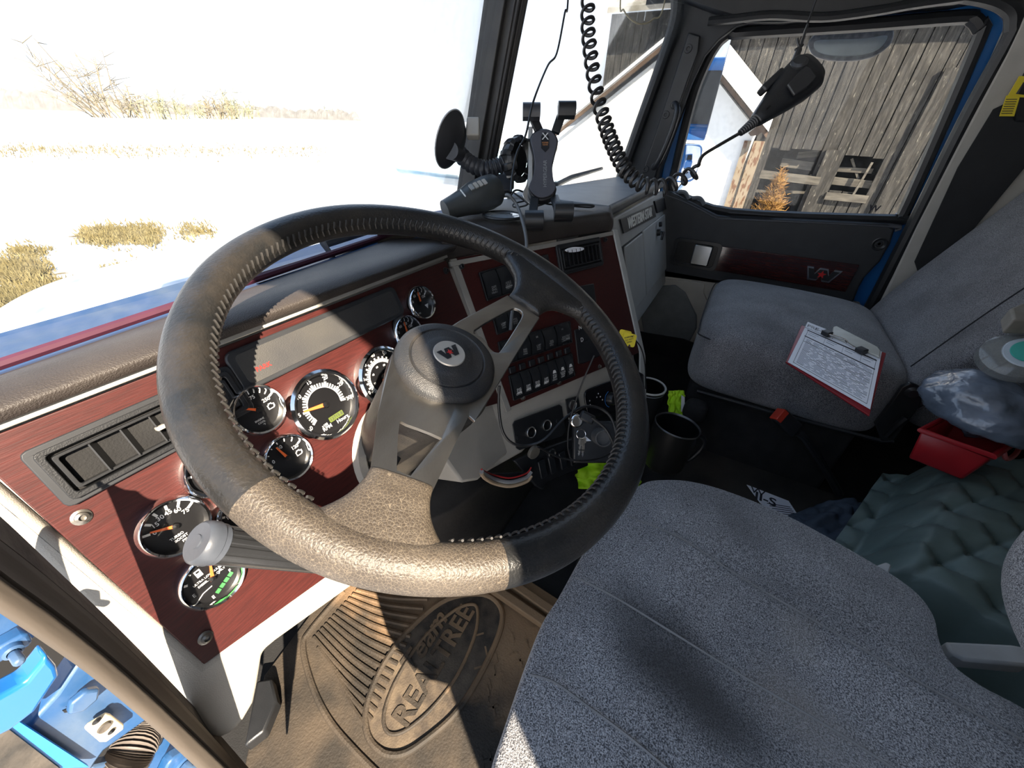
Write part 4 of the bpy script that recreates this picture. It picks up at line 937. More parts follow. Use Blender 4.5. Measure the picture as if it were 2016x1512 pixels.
# seat belt buckle on its stalk between the seats
bk_ = thing('belt_buckle', onX(1555, 840, 1.03), 'black seat belt buckle with red button on a stalk beside the passenger seat', 'belt buckle')
o = onX(1549, 832, 1.085); ub = (onX(1536, 818, 1.08) - onX(1570, 850, 1.09)).normalized(); vb_ = RT; wb = ub.cross(FW).normalized(); nb_ = ub.cross(wb)
MB().box(o, ub * .036, wb * .022, nb_ * .012).build('housing', BLACK, bk_, bevel=.006, bseg=3)
MB().box(o + ub * .031, ub * .009, wb * .018, nb_ * .014).build('button', mat('red button', (.5, .04, .02), .4), bk_, bevel=.002)
MB().tube(spline([o - ub * .04, onX(1590, 870, 1.10), onX(1640, 950, 1.12), onX(1652, 975, 1.12)], 6), .011, 10).build('stalk', BLACK, bk_, smooth=True)

# clipboard on the passenger seat
cp = Plane(V((-.10, .16, .98)), p=onZ(1640, 715, -.435))
cbd = thing('clipboard', cp(1640, 720, -.01), 'red clipboard holding a printed form on the passenger seat', 'clipboard')
MB().prism([cp(x, y) for x, y in ((1547, 712), (1578, 640), (1745, 695), (1712, 818))], cp.n * -.004).build('board', mat('maroon board', (.28, .012, .02), .3), cbd, bevel=.001)
MB().prism([cp(x, y, .010) for x, y in ((1641, 643), (1647, 641), (1728, 682), (1734, 690), (1732, 702), (1638, 659))], cp.n * -.0055).build('clip_plate', mat('pale clip', (.62, .62, .56), .4, .2), cbd, bevel=.002)
MB().tube(spline([cp(1625, 656, .012), cp(1660, 667, .014), cp(1672, 677, .012), cp(1697, 692, .012)], 5), .0022, 6).build('clip_wire', CHROME, cbd, smooth=True)
for x, y in ((1628, 656), (1696, 690)): MB().box(cp(x, y, .011), (cp(x + 10, y + 5) - cp(x, y)).normalized() * .010, cp.n * .006, cp.n.cross(cp(x + 10, y + 5) - cp(x, y)).normalized() * .008).build('clip_end', BLACK, cbd, bevel=.002)
pf = thing('printed_form', cp(1640, 715, .002), 'white printed form with ruled boxes clipped to the red clipboard', 'paper')
A_, B_, C_, D_ = (1590, 634), (1736, 693), (1713, 806), (1551, 713)
def fp(u, v, h=.003): x = (A_[0] * (1 - u) + B_[0] * u) * (1 - v) + (D_[0] * (1 - u) + C_[0] * u) * v; y = (A_[1] * (1 - u) + B_[1] * u) * (1 - v) + (D_[1] * (1 - u) + C_[1] * u) * v; return cp(x, y, h)
MB().prism([fp(0, 0, .002), fp(1, 0, .002), fp(1, 1, .002), fp(0, 1, .002)], cp.n * .001).build('sheet', PAPER, pf)
mk = MB(); mg = MB()
def ln(m_, u0, v0, u1, v1, w=.003):
    du, dv = (0, w) if abs(u1 - u0) > abs(v1 - v0) else (w * .7, 0)
    m_.prism([fp(u0, v0), fp(u1, v1), fp(u1 + du, v1 + dv), fp(u0 + du, v0 + dv)], cp.n * .0004)
ln(mk, .04, .16, .96, .17, .014); ln(mk, .04, .30, .96, .32, .016)
for v in (.16, .42, .94): ln(mk, .05, v, .95, v, .005)
for u_ in (.05, .95): ln(mk, u_, .16, u_, .94, .005)
for u_ in (.28, .52, .76): ln(mg, u_, .17, u_, .31, .005)
rnd = random.Random(3)
for k in range(26):
    v = .35 + k * .022
    u_ = .08
    while u_ < .9:
        w = rnd.uniform(.04, .16); ln(mg if rnd.random() < .8 else mk, u_, v, min(.93, u_ + w), v, .006); u_ += w + rnd.uniform(.01, .06)
for k in range(4): ln(mg, .07 + .24 * k, .20, .2 + .24 * k, .20, .006); ln(mg, .07 + .24 * k, .24, .17 + .24 * k, .24, .006)
mk.text('PRE-TRIP', fp(.20, .07), (fp(1, 0) - fp(0, 0)), (fp(0, 0) - fp(0, 1)), .020, .03); mk.text('INSPECTION REPORT', fp(.18, .13), (fp(1, 0) - fp(0, 0)), (fp(0, 0) - fp(0, 1)), .008, .02)
mk.build('form_lines', INK, pf); mg.build('form_text', INKG, pf)

# ================================================================== footwell, floor
fm = thing('floor_mat', onZ(850, 1330, -.92), 'dusty brown rubber floor mat with ribbed side and oval lettered badge', 'floor mat')
ZM = -.915
FZ = lambda L, z=ZM: [onZ(x, y, z) for x, y in L]
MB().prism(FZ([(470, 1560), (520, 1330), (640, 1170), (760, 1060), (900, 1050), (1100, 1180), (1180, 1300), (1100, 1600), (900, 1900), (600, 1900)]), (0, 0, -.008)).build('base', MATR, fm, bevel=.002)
# ribs: bars between the outer border and the oval
for k in range(15):
    t = k / 14
    a = V((700 - 95 * t, 1164 + 100 * t * 1.15)); a = V((702 - 86 * min(1, t * 1.25), 1162 + 118 * t)) if t < .8 else V((612 + 50 * (t - .8) / .2, 1162 + 118 * t + 40 * (t - .8) / .2))
    b_ = V((842 - 118 * t, 1180 + 255 * t))
    pts = [onZ(a.x, a.y, ZM + .002), onZ((a.x + b_.x) / 2 - 4, (a.y + b_.y) / 2 + 6, ZM + .002), onZ(b_.x, b_.y, ZM + .002)]
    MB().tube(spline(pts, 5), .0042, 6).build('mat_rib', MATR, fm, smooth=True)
def loopz(L, z=ZM + .002): return spline([onZ(x, y, z) for x, y in L], 5, closed=True)
ov = [(748, 1478), (722, 1440), (724, 1380), (760, 1300), (815, 1230), (880, 1180), (950, 1170), (985, 1195), (985, 1240), (950, 1320), (900, 1400), (840, 1455), (790, 1485)]
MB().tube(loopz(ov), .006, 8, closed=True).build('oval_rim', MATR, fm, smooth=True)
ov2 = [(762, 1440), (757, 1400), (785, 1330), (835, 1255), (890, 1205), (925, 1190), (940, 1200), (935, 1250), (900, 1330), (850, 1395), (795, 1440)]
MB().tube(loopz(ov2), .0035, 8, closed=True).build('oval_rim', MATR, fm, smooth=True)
MB().prism(loopz(ov, ZM + .0003), (0, 0, .0012)).build('badge_field', MATD, fm)
ux_ = (onZ(905, 1215, ZM) - onZ(790, 1405, ZM)).normalized(); uy_ = ZA.cross(ux_)
T1 = MB(); T1.text('REALTREE', onZ(862, 1300, ZM + .0012), ux_, uy_, .052, .02, ext=(0, 0, .003))
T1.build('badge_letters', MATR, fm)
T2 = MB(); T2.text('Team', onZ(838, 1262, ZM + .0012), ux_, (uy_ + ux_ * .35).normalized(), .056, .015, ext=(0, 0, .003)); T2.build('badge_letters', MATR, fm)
bord = [(676, 1165), (612, 1240), (597, 1275), (615, 1350), (650, 1420), (700, 1480), (760, 1540)]
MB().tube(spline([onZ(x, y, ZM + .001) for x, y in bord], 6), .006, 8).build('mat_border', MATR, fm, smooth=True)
# small tread chips on the right
mb = MB(); rnd = random.Random(5)
for k in range(46):
    x = 940 + rnd.random() * 150; y = 1210 + (k / 46) * 300
    c = onZ(x, y, ZM + .0008); a = R(45 if k % 2 else 135); d = V((math.cos(a), math.sin(a), 0)); mb.box(c, d * .009, V((-d.y, d.x, 0)) * .0018, ZA * .0012)
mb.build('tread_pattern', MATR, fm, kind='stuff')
# channel bars right of the mat
for k, (a, b_) in enumerate((((985, 1168), (1090, 1240)), ((1010, 1152), (1105, 1218)))):
    tag(MB().box((onZ(*a, -.90) + onZ(*b_, -.90)) / 2, (onZ(*b_, -.90) - onZ(*a, -.90)) * .7, ZA * .010, (onZ(*b_, -.90) - onZ(*a, -.90)).cross(ZA).normalized() * .010).build('floor_channel', MATR, bevel=.003), ('dusty raised floor channel next to the mat, the one nearer the seat' if k else 'dusty raised floor channel touching the mat edge'), 'floor trim', 'floor channels')
# pedal plate left
tag(MB().prism(FZ([(505, 1340), (535, 1335), (545, 1380), (520, 1440), (480, 1470)], -.88), (0, 0, -.03)).build('floor_bracket', BLACK, bevel=.004), 'dark bolted floor bracket at the corner below the grey dash surround', 'bracket')

# ================================================================== things between the seats
mg_ = thing('beer_mug', atd(1330, 900, 1.12), 'black insulated mug with an open handle, front one beside the driver seat', 'mug')
mc = atd(1334, 838, 1.03); mr = .060
ax = V((.10, -.05, 1)).normalized()
MB().lathe(mc, ax, [(mr * .93, -.002), (mr * .97, .003), (mr, .002), (mr, -.006), (mr * .98, -.05), (mr * .92, -.12), (mr * .82, -.135), (.0001, -.137)], 44).build('body', mat('gunmetal mug', (.022, .021, .020), .3, .3, bump=.05), mg_, smooth=True)
MB().lathe(mc, ax, [(mr * .93, -.002), (mr * .90, -.11), (.0001, -.115)], 44).build('inside', DIAL, mg_, smooth=True)
MB().lathe(mc, ax, [(mr * .93, 0), (mr * .97, .004), (mr * 1.01, .001)], 44).build('rim', mat('grey rim', (.12, .12, .12), .3, .5), mg_, smooth=True)
hu = (atd(1378, 850, 1.03) - mc).normalized()
MB().tube(spline([mc + hu * mr - ax * .01, mc + hu * (mr + .022) - ax * .02, mc + hu * (mr + .026) - ax * .05, mc + hu * (mr + .012) - ax * .09, mc + hu * (mr * .95) - ax * .105], 6), .006, 10).build('handle', BLACK, mg_, smooth=True)
cu = thing('travel_cup', atd(1285, 860, 1.25), 'black travel cup with a white rim standing behind the front mug', 'cup')
tcn = atd(1279, 760, 1.27); tr_ = .051
MB().lathe(tcn, ZA, [(tr_ * .9, -.001), (tr_, .0), (tr_, -.006), (tr_ * .98, -.05), (tr_ * .85, -.19), (.0001, -.192)], 40).build('body', SATIN, cu, smooth=True)
MB().lathe(tcn, ZA, [(tr_ * .93, -.003), (tr_ * .9, -.10), (.0001, -.105)], 40).build('inside', DIAL, cu, smooth=True)
for hh, mm in ((0, WHITE), (-.012, mat('pale cup band', (.35, .38, .42), .4))):
    MB().tube(circ(tcn + ZA * hh, XA, YA, tr_ * (1 if hh == 0 else .99), 40), .0032 if hh == 0 else .0016, 8, closed=True).build('rim_band', mm, cu, smooth=True)
# hi-vis vest, crumpled
HV = mat('hi vis green', (.50, .85, .02), .7, c2=(.38, .70, .01), scale=9, bump=.6, bscale=30)
vt = thing('safety_vest', atd(1300, 870, 1.2), 'crumpled lime green safety vest stuffed behind the mugs', 'vest')
def crumple(c, e1_, e2_, e3, hw, hh_, seed, amp=.02, n=26):
    def f(a, b_):
        x, y = (a - .5) * 2, (b_ - .5) * 2; q = V((x * 3 + seed, y * 3, seed * .7))
        z = noise.noise(q) * amp * 1.6 + noise.noise(q * 2.7) * amp * .7
        ex = noise.noise(V((y * 2 + seed, 3.1, 0))) * .12; return c + e1_ * (hw * (x + ex)) + e2_ * (hh_ * (y + ex)) + e3 * z
    return MB().grid(f, n, n)
crumple(atd(1200, 928, 1.15), RT, UP, -FW, .094, .050, 2.2).build('cloth', HV, vt, smooth='all', solid=.004)
crumple(atd(1332, 794, 1.235), RT, UP, -FW, .025, .040, 5.1, .006).build('cloth', HV, vt, smooth='all', solid=.004)
MB().prism([atd(x + 4, y, 1.218) for x, y in ((1338, 778), (1344, 782), (1344, 812), (1337, 810))], FW * .002).build('reflective_band', WHITE, vt)
cap = thing('cap', atd(1352, 800, 1.14), 'dark cloth cap half hidden beside the vest', 'cap')
MB().grid(rbox(atd(1368, 808, 1.20), .036, .034, .034, .75), 30, 16, cu=True).build('crown', mat('dark cap cloth', (.02, .018, .018), .9, bump=.4, bscale=300), cap, smooth='all')
bt = thing('drink_bottle', atd(1310, 920, 1.3), 'tan plastic bottle lying behind the driver seat with its blue cap', 'bottle')
b0, b1 = atd(1268, 950, 1.26), atd(1334, 918, 1.32); bd = (b1 - b0).normalized()
MB().lathe(b0, bd, [(.0001, 0), (.035, 0), (.036, .03), (.033, .05), (.036, .06), (.033, .08), (.036, .09), (.022, .125), (.012, .145)], 30).build('body', mat('tan plastic', (.42, .32, .16), .3, coat=.3), bt, smooth=True)
MB().cyl(b0 + bd * .145, b0 + bd * .17, .015).build('bottle_cap', mat('blue white cap', (.4, .5, .75), .35), bt, bevel=.002)
# door sill tunnel base between the seats and console floor
struct(MB().abox((.50, -1.0, -.925), (1.17, .10, -.90)), 'floor.001', ENGC)
fl = thing('fallen_leaflet', onZ(1520, 985, -.895), 'small white printed leaflet lying on the floor between the seats', 'paper')
LP = Plane(ZA, p=V((0, 0, -.893)))
lf = [(1470, 955), (1552, 987), (1574, 1020), (1540, 1024), (1496, 990)]
MB().prism([LP(x, y) for x, y in lf], (0, 0, .002)).build('sheet', PAPER, fl)
mk = MB(); ux2 = (LP(1552, 1000) - LP(1490, 975)).normalized(); uy2 = ZA.cross(ux2)
mk.text('W', LP(1492, 968, .003), ux2, uy2, .04); mk.text('II-S', LP(1507, 983, .003), ux2, uy2, .045, .02)
for k in range(5): mk.prism([LP(1510 + k * 5, 990 + k * 5, .0022), LP(1556 + k * 3, 998 + k * 4, .0022), LP(1556 + k * 3, 999.2 + k * 4, .0022), LP(1510 + k * 5, 991.2 + k * 5, .0022)], (0, 0, .0004))
mk.build('leaflet_print', INK, fl)
rg = thing('blue_rag', onZ(1690, 1060, -.89), 'crumpled navy blue cloth rag on the floor behind the leaflet', 'cloth')
RAGM = mat('navy rag', (.05, .07, .10), .9, c2=(.075, .10, .14), bump=.5, bscale=200)
def rag(a, b_):
    x, y = (a - .5) * 2, (b_ - .5) * 2; r = max(abs(x), abs(y)); q = V((x * 2.2, y * 2.2, 1.7))
    c = onZ(1685, 1062, -.88)
    z = .075 * math.cos(min(1, r) * math.pi / 2) ** .8 * (1 + .7 * noise.noise(q * 1.3)) + .02 * noise.noise(q * 3)
    return c + V((.12 * x * (1 - .2 * y * y) + .04 * y, .12 * y * (1 - .2 * x * x) - .09 * x, z * 1.1 - .01))
MB().grid(rag, 50, 50).build('cloth', RAGM, rg, smooth='all', solid=.003)

# bunk with tufted vinyl, red tub, bag, container
bn = thing('bunk_mattress', (1.1, -.9, -.92), 'grey green diamond tufted vinyl bunk pad behind the seats', 'bunk pad')
ZB = -.60
bpoly = [(1762, 1110), (1770, 1050), (1800, 1000), (1840, 950), (1870, 905), (1905, 850), (2016, 800), (2300, 700)]
bo_ = onZ(1990, 1060, ZB); 
ba, bb = (onZ(2080, 1000, ZB) - onZ(1960, 1160, ZB)).normalized(), V((0, 0, 0))
ba = V((.75, -.66, 0)).normalized(); bb = V((-.66, -.75, 0))
S_ = .105
def tuf(a, b_):
    x = .42 + .83 * a
    # front edge bends down
    fe = -.375 - .44 * (x - .65) - max(0, x - 1.06) * 2.2 - max(0, .64 - x) * 2.0
    y = max(fe + .05 - .80 * b_, -1.70 + .02 * (1 - b_))
    q = ((x + y) / S_, (x - y) / S_)
    d = math.hypot(q[0] - round(q[0]), q[1] - round(q[1])); l1 = abs(q[0] - round(q[0])); l2 = abs(q[1] - round(q[1]))
    z = ZB + .028 * min(1, (d / .5)) ** .6 - .014 * math.exp(-(d / .10) ** 2) - .007 * math.exp(-(min(l1, l2) / .045) ** 2)
    edge_ = max(0, (y - fe) + .05)
    z -= min(.12, (edge_ ** 1.4) * 6)
    return V((x, y if edge_ < .08 else y, z))
MB().grid(tuf, 150, 150).build('tufted_cover', TUFT, bn, smooth='all')
for i in range(-40, 40):
    for j in range(-40, 40):
        qx, qy = i * S_, j * S_; x = (qx + qy) / 2; y = (qx - qy) / 2
        if .55 < x < 1.2 and -1.0 < y < -.375 - .44 * (x - .65) - max(0, x - 1.06) * 2.2 - max(0, .64 - x) * 2.0 - .06:
            MB().lathe((x, y, ZB - .002), ZA, [(.0001, .005), (.006, .0042), (.0085, .001), (.009, -.002)], 12).build('tuft_button', TUFT, bn, smooth=True)
MB().abox((.35, -1.7, -.92), (1.9, -1.02, -.68)).build('bunk_box', CARPET, bn)
tub = thing('red_tub', onZ(1890, 900, -.58), 'red plastic tub with tapered sides on the bunk pad', 'tub')
TB = Plane(ZA, p=V((0, 0, -.575)))
bq = [atd(1785, 900, 1.42), atd(1896, 946, 1.34), atd(1955, 905, 1.42), atd(1870, 860, 1.50)]
tq = [atd(1778, 815, 1.36), atd(1862, 838, 1.27) + V((0, 0, 0)), atd(2010, 880, 1.28), atd(1960, 800, 1.42)]
b1_, b2_, b3_ = bq[0], bq[1], bq[2]
bz = -.562
B = [onZ(1787, 902, bz), onZ(1893, 945, bz), onZ(1958, 902, bz)]; B.append(B[0] + B[2] - B[1])
T_ = []
cB = sum(B, V((0, 0, 0))) / 4
for p in B: T_.append(cB + (p - cB) * 1.22 + V((0, 0, .078)))
mb = MB(); mb.add(B + T_, [(0, 1, 2, 3), (0, 4, 5, 1), (1, 5, 6, 2), (2, 6, 7, 3), (3, 7, 4, 0)])
mb.build('body', mat('red tub plastic', (.36, .012, .02), .35, c2=(.42, .014, .022)), tub, solid=.004, bevel=.004)
MB().tube([p + V((0, 0, 0)) for p in T_], .006, 8, closed=True).build('rim', mat('red tub plastic', (.36, .012, .02), .35), tub, smooth=True)
hm = (T_[1] + T_[2]) / 2; MB().tube(spline([T_[1].lerp(T_[2], .25), T_[1].lerp(T_[2], .35) + V((-.02, -.0, -.015)), T_[1].lerp(T_[2], .65) + V((-.02, 0, -.02)), T_[1].lerp(T_[2], .75)], 5), .004, 8).build('handle', mat('pink handle', (.45, .10, .10), .4), tub, smooth=True)
bagm = mat('smoky plastic bag', (.07, .09, .12), .25, c2=(.17, .21, .28), scale=12, bump=.8, bscale=26, coat=.5, bdist=.01, spec=.8)
bg_ = thing('plastic_bag', cB + V((0, 0, .13)), 'bulging blue grey translucent plastic bag sitting in the red tub', 'bag')
def bagf(a, b_):
    th = 2 * math.pi * a; ph = math.pi * (b_ - .5); d = V((math.cos(ph) * math.cos(th), math.cos(ph) * math.sin(th), math.sin(ph)))
    r = 1 + .16 * noise.noise(d * 1.6 + V((4, 0, 0))) + .07 * noise.noise(d * 5)
    c = cB + V((.020, .004, .122)); q = c + V((d.x * .108 * r, d.y * .10 * r, d.z * .062 * r))
    zr = cB.z + .088; k = max(0, min(1, (q.z - zr) / .018)); k = .38 + .62 * k      # the part hanging inside the tub is gathered in
    return V((cB.x + (q.x - cB.x) * k, cB.y + (q.y - cB.y) * k, q.z))
MB().grid(bagf, 60, 34, cu=True).build('bag_body', bagm, bg_, smooth='all')
ct = thing('clear_container', onZ(1990, 720, -.36), 'round clear plastic container with a teal lid on top of the bag', 'container')
cc2 = atd(2000, 704, .72); cax = (V((0, 0, 0)) - cc2).normalized() * .6 + ZA * .6; cax.normalize()
MB().lathe(cc2, cax, [(.020, .022), (.032, .020), (.048, .008), (.051, -.006), (.040, -.020), (.0001, -.024)], 40).build('shell', mat('clear plastic', (.30, .32, .32), .12, coat=.8, alpha=.55), ct, smooth=True)
MB().lathe(cc2 + (atd(2000, 722, .70) - atd(1990, 715, .70)) + cax * .03, cax, [(.0001, .004), (.022, .004), (.023, .002)], 32).build('lid', mat('teal lid', (.06, .42, .36), .4), ct, smooth=True)
MB().lathe(cc2 + (atd(2000, 722, .70) - atd(1990, 715, .70)) + cax * .028, cax, [(.0001, .002), (.030, .002), (.032, 0)], 32).build('lid_rim', mat('pale lid rim', (.5, .58, .66), .3), ct, smooth=True)
tag(MB().prism([onZ(x, y, -.262) for x, y in ((1990, 606), (2012, 596), (2060, 606), (2040, 630), (1996, 628))], (0, 0, -.03)).build('cardboard_box', mat('pale card', (.28, .26, .23), .8), bevel=.004), 'pale cardboard box corner behind the clear container', 'box')

# ================================================================== phone holder on the windshield
WPL = Plane((WBC - WB0).cross(RK), p=WB0)
ph = thing('phone_holder', WPL(885, 275), 'black four armed phone holder on a gooseneck with a suction cup on the windshield', 'phone holder')
GM = mat('gunmetal holder', (.05, .052, .06), .35, bump=.1)
sc0 = WPL(884, 275); sn = (WPL.n if WPL.n.y < 0 else -WPL.n)
sr = (WPL(884, 222) - WPL(884, 327)).length / 2
tx = V((1, .1, 0)).normalized()
MB().lathe(sc0 + sn * .002, sn, [(sr * 1.04, 0), (sr * 1.0, .003), (sr * .93, .006), (sr * .75, .016), (sr * .4, .024), (.0001, .026)], 48).build('suction_cup', mat('suction rubber', (.035, .035, .038), .45), ph, smooth=True)
MB().tube(circ(sc0 + sn * .003, sn.orthogonal().normalized(), sn.cross(sn.orthogonal().normalized()), sr * 1.03, 44), .0015, 6, closed=True).build('cup_edge', mat('clear edge', (.7, .7, .7), .2), ph)
lvp = WPL(909, 243, .0) + sn * .03
MB().box(lvp, RT * .014, UP * .020, FW * .010).build('release_lever', GREY, ph, bevel=.003)
hd_ = atd(1022, 322, 1.0)
jt = sc0 + sn * .03 + (WPL(900, 300) - WPL(884, 275))
pA, pB, pC, pD = atd(892, 300, sc0.dot(FW) - .03), atd(918, 310, 1.0), atd(958, 334, .97), atd(992, 322, .965)
MB().tube([atd(886, 296, sc0.dot(FW) - .015), atd(908, 306, .90)], [.018, .016], 16).build('arm_socket', GM, ph, smooth=True)
sp_ = spline([atd(906, 304, .90), atd(925, 322, .89), atd(950, 332, .88), atd(972, 330, .88), atd(992, 322, .88)], 12)
rs = [.0165 + .0028 * math.sin(k * 1.55) for k in range(len(sp_))]
MB().tube(sp_, rs, 14).build('gooseneck', GM, ph, smooth=True)
MB().tube([atd(988, 324, .88), atd(1014, 316, .88)], [.016, .018], 16).build('arm_end', GM, ph, smooth=True)
kx = (atd(1040, 312, .86) - atd(1010, 317, .90)).normalized()
kc = atd(1022, 314, .885)
def knurl(a, b_):
    t = 2 * math.pi * a; e1 = kx.orthogonal().normalized(); e2 = kx.cross(e1); r = .046 * (1 + .05 * (1 if math.sin(10 * t) > 0 else -.3)) * (1 - .2 * (abs(b_ - .5) * 2) ** 4)
    return kc + kx * ((b_ - .5) * .036) + (e1 * math.cos(t) + e2 * math.sin(t)) * r
mb = MB().grid(knurl, 100, 7, cu=True); mb.lathe(kc - kx * .018, kx, [(.0001, 0), (.038, 0)], 40); mb.build('clamp_knob', SATIN, ph, smooth=True, ang=25)
# body plate faces the driver
bz_ = -(FW * .80 + RT * .25).normalized(); bz_ = (bz_ - UP * bz_.dot(UP) * 0).normalized()
bX = UP.cross(bz_).normalized(); bY = bz_.cross(bX)
bc = atd(1070, 322, .855)
sc1 = .855 / F
def bodyloop(k=1.0, off=0):
    L = [(-27, 48), (-20, 62), (-6, 69), (8, 69), (21, 62), (29, 45), (23, 18), (18, -8), (21, -36), (26, -50), (18, -66), (2, -73), (-12, -72), (-25, -62), (-30, -48), (-22, -28), (-19, 0), (-22, 24)]
    return spline([bc + (RT * (x * sc1 * k) + UP * (y * sc1 * k)) - FW * off for x, y in L], 4, closed=True)
MB().prism(bodyloop(1.0), FW * .022).build('body', mat('holder back shell', (.02, .02, .022), .3), ph, bevel=.003)
MB().prism([p - RT * .012 for p in bodyloop(.99, -.024)], FW * .008).build('silver_edge', mat('silver edge', (.6, .6, .6), .25, .9), ph, bevel=.001)
MB().prism(bodyloop(.93, .004), FW * .004).build('front_pad', mat('holder pad', (.085, .085, .10), .55, bump=.1), ph, bevel=.0015)
MB().box(atd(1044, 318, .885), RT * .005, UP * .072, FW * .014).build('clamp_plate', mat('pale clamp edge', (.5, .5, .48), .4), ph, bevel=.002)
bl = MB().prism([bc + RT * (x * sc1) + UP * (y * sc1) - FW * .0045 for x, y in ((3, 60), (11, 50), (11, 28), (3, 20), (-5, 28), (-5, 50))], -FW * .0006).build('label_plate', BLACK, ph)
MB().text('X', bc + RT * (3 * sc1) + UP * (50 * sc1) - FW * .0055, RT, UP, .022).build('label_print', WHITE, bl)
MB().text('HYPER', bc + RT * (3 * sc1) + UP * (38 * sc1) - FW * .0055, RT, UP, .0048, .02).text('GEAR', bc + RT * (3 * sc1) + UP * (34 * sc1) - FW * .0055, RT, UP, .0048, .02).build('label_print', mat('copper print', (.5, .22, .08), .4), bl)
MB().text('HYPERGEAR', bc + RT * (3 * sc1) + UP * (-22 * sc1) - FW * .0045, UP, -RT, .011, .0).build('body_print', PRINTG, ph)
def arm(x0, y0, x1, y1, cx_, cy_, fl):
    a_, b_ = atd(x0 - 3, y0, .87), atd(x1 - 3, y1, .86 if fl > 0 else .80); d = (b_ - a_); s_ = FW.cross(d).normalized()
    o = MB().box((a_ + b_) / 2, d / 2, s_ * .0095, FW * .005).build('arm', BLACK, ph, bevel=.002)
    c = atd(cx_ - 3, cy_, .85 if fl > 0 else .79)
    # hooked rubber finger: curved over toward the driver
    g = MB(); pts = []
    for k in range(9):
        a = R(-20 + 150 * k / 8); pts.append((math.sin(a) * .022, math.cos(a) * .018 - .006))
    g.prism([c + RT * (-.019) + UP * 0 - FW * (x) * 1.0 + UP * (fl * y) for x, y in pts] + [c + RT * (-.019) - FW * (x * .70) + UP * (fl * (y - .006) ) for x, y in pts[::-1]], RT * .038)
    g.box(c + UP * (-fl * .004), RT * .019, UP * .015, FW * .008)
    g.build('gripping_finger', GM if fl > 0 and cx_ < 1080 else SATIN, o, bevel=.002)
arm(1066, 262, 1048, 222, 1049, 217, 1); arm(1096, 262, 1110, 222, 1118, 214, 1)
arm(1057, 383, 1050, 432, 1054, 441, -1); arm(1093, 385, 1104, 420, 1112, 424, -1)

# cylindrical hand-held device on the dash with strap clip
dv = thing('handheld_radio', atd(940, 410, .93), 'grey black cylindrical handheld unit with small buttons leaning on the dash behind the wheel', 'device')
d0, d1 = atd(876, 414, .79), atd(974, 374, .83); dd = (d1 - d0).normalized(); DL = (d1 - d0).length
MB().lathe(d0, dd, [(.0001, 0), (.019, 0), (.022, .02), (.027, DL * .40), (.032, DL * .55), (.034, DL * .85), (.032, DL), (.026, DL * 1.06), (.0001, DL * 1.08)], 40).build('body', mat('device shell', (.05, .055, .055), .4, bump=.1), dv, smooth=True)
px_ = dd; sd = (-FW - dd * (-FW).dot(dd)).normalized(); sd = (sd + UP * .25).normalized(); sd = (sd - dd * sd.dot(dd)).normalized(); s2_ = sd.cross(dd)
for k in range(4):
    MB().prism(rr(d0 + dd * (DL * (.50 + .085 * k)) + sd * .0315, dd, s2_, .0080, .014, .001, 1), sd * .003).build('button', mat('pale key', (.30, .31, .30), .4) if k == 0 else GREY, dv)
MB().prism(rr(d0 + dd * (DL * .34) + sd * .0255, dd, s2_, .002, .020, .0005, 1), sd * .002).build('index_mark', WHITE, dv)
MB().box(atd(985, 366, .95), RT * .028, UP * .022, FW * .018).box(atd(1001, 352, .95), RT * .014, UP * .020, FW * .016).box(atd(972, 350, .95), RT * .010, UP * .008, FW * .016).build('mount_clip', GM, dv, bevel=.004)

# cables on the dash
def cable(name, pts, r, label, ma=CORD, nn=8, cat='cable'):
    o = MB().tube(spline(pts, nn), r, 8).build(name, ma, None, smooth=True); tag(o, label, cat); return o
cable('power_cable', [atd(1119, -15, .85) + V((0, .02, .30)), atd(1119, -15, .85), atd(1112, 25, .85), atd(1096, 105, .87), atd(1078, 130, .84), atd(1050, 200, .78), atd(1035, 265, .77), atd(1018, 300, .77), atd(1008, 350, .76), atd(1006, 378, .75)], .0022, 'thin black wire hanging from the roof past the phone holder to the dash')
cable('coiled_lead', [atd(1006, 384, .90), atd(1018, 374, .90), atd(1045, 385, .92), atd(1072, 400, .94), atd(1110, 404, .95), atd(1160, 408, .95), atd(1166, 404, .95), atd(1120, 402, .95), atd(1098, 396, .98)], .0022, 'thin black lead looping across the dash top under the phone holder')
cable('coiled_lead', [atd(1012, 380, .90), atd(1036, 398, .9), atd(1036, 404, .9), atd(1018, 408, .91), atd(1010, 406, .92), atd(1014, 400, .93), atd(1040, 394, .95), atd(1068, 386, .98)], .0020, 'thin black lead curled on the dash beside the handheld unit')
cable('thick_cable', [atd(996, 384, .75), atd(1004, 386, .745), atd(1018, 405, .75), atd(1030, 440, .72), atd(1036, 470, .71), atd(1037, 500, .71), atd(1040, 560, .72), atd(1012, 600, .72), atd(1005, 650, .72)], .0032, 'grey cable dropping over the dash edge past the round air gauge side', mat('grey cable', (.10, .105, .11), .5))
mag = thing('magnifier_ring', atd(985, 425, .9), 'small clear disc with dark rim lying flat on the dash top', 'disc')
mc_ = onZ(990, 424, -.163)
MB().tube(circ(mc_, XA, YA, .042, 40), .003, 6, closed=True).build('ring', BLACK, mag, smooth=True)
MB().lathe(mc_, ZA, [(.0001, .002), (.040, .001)], 32).build('disc', mat('pale glass disc', (.5, .55, .6), .08, coat=1), mag)

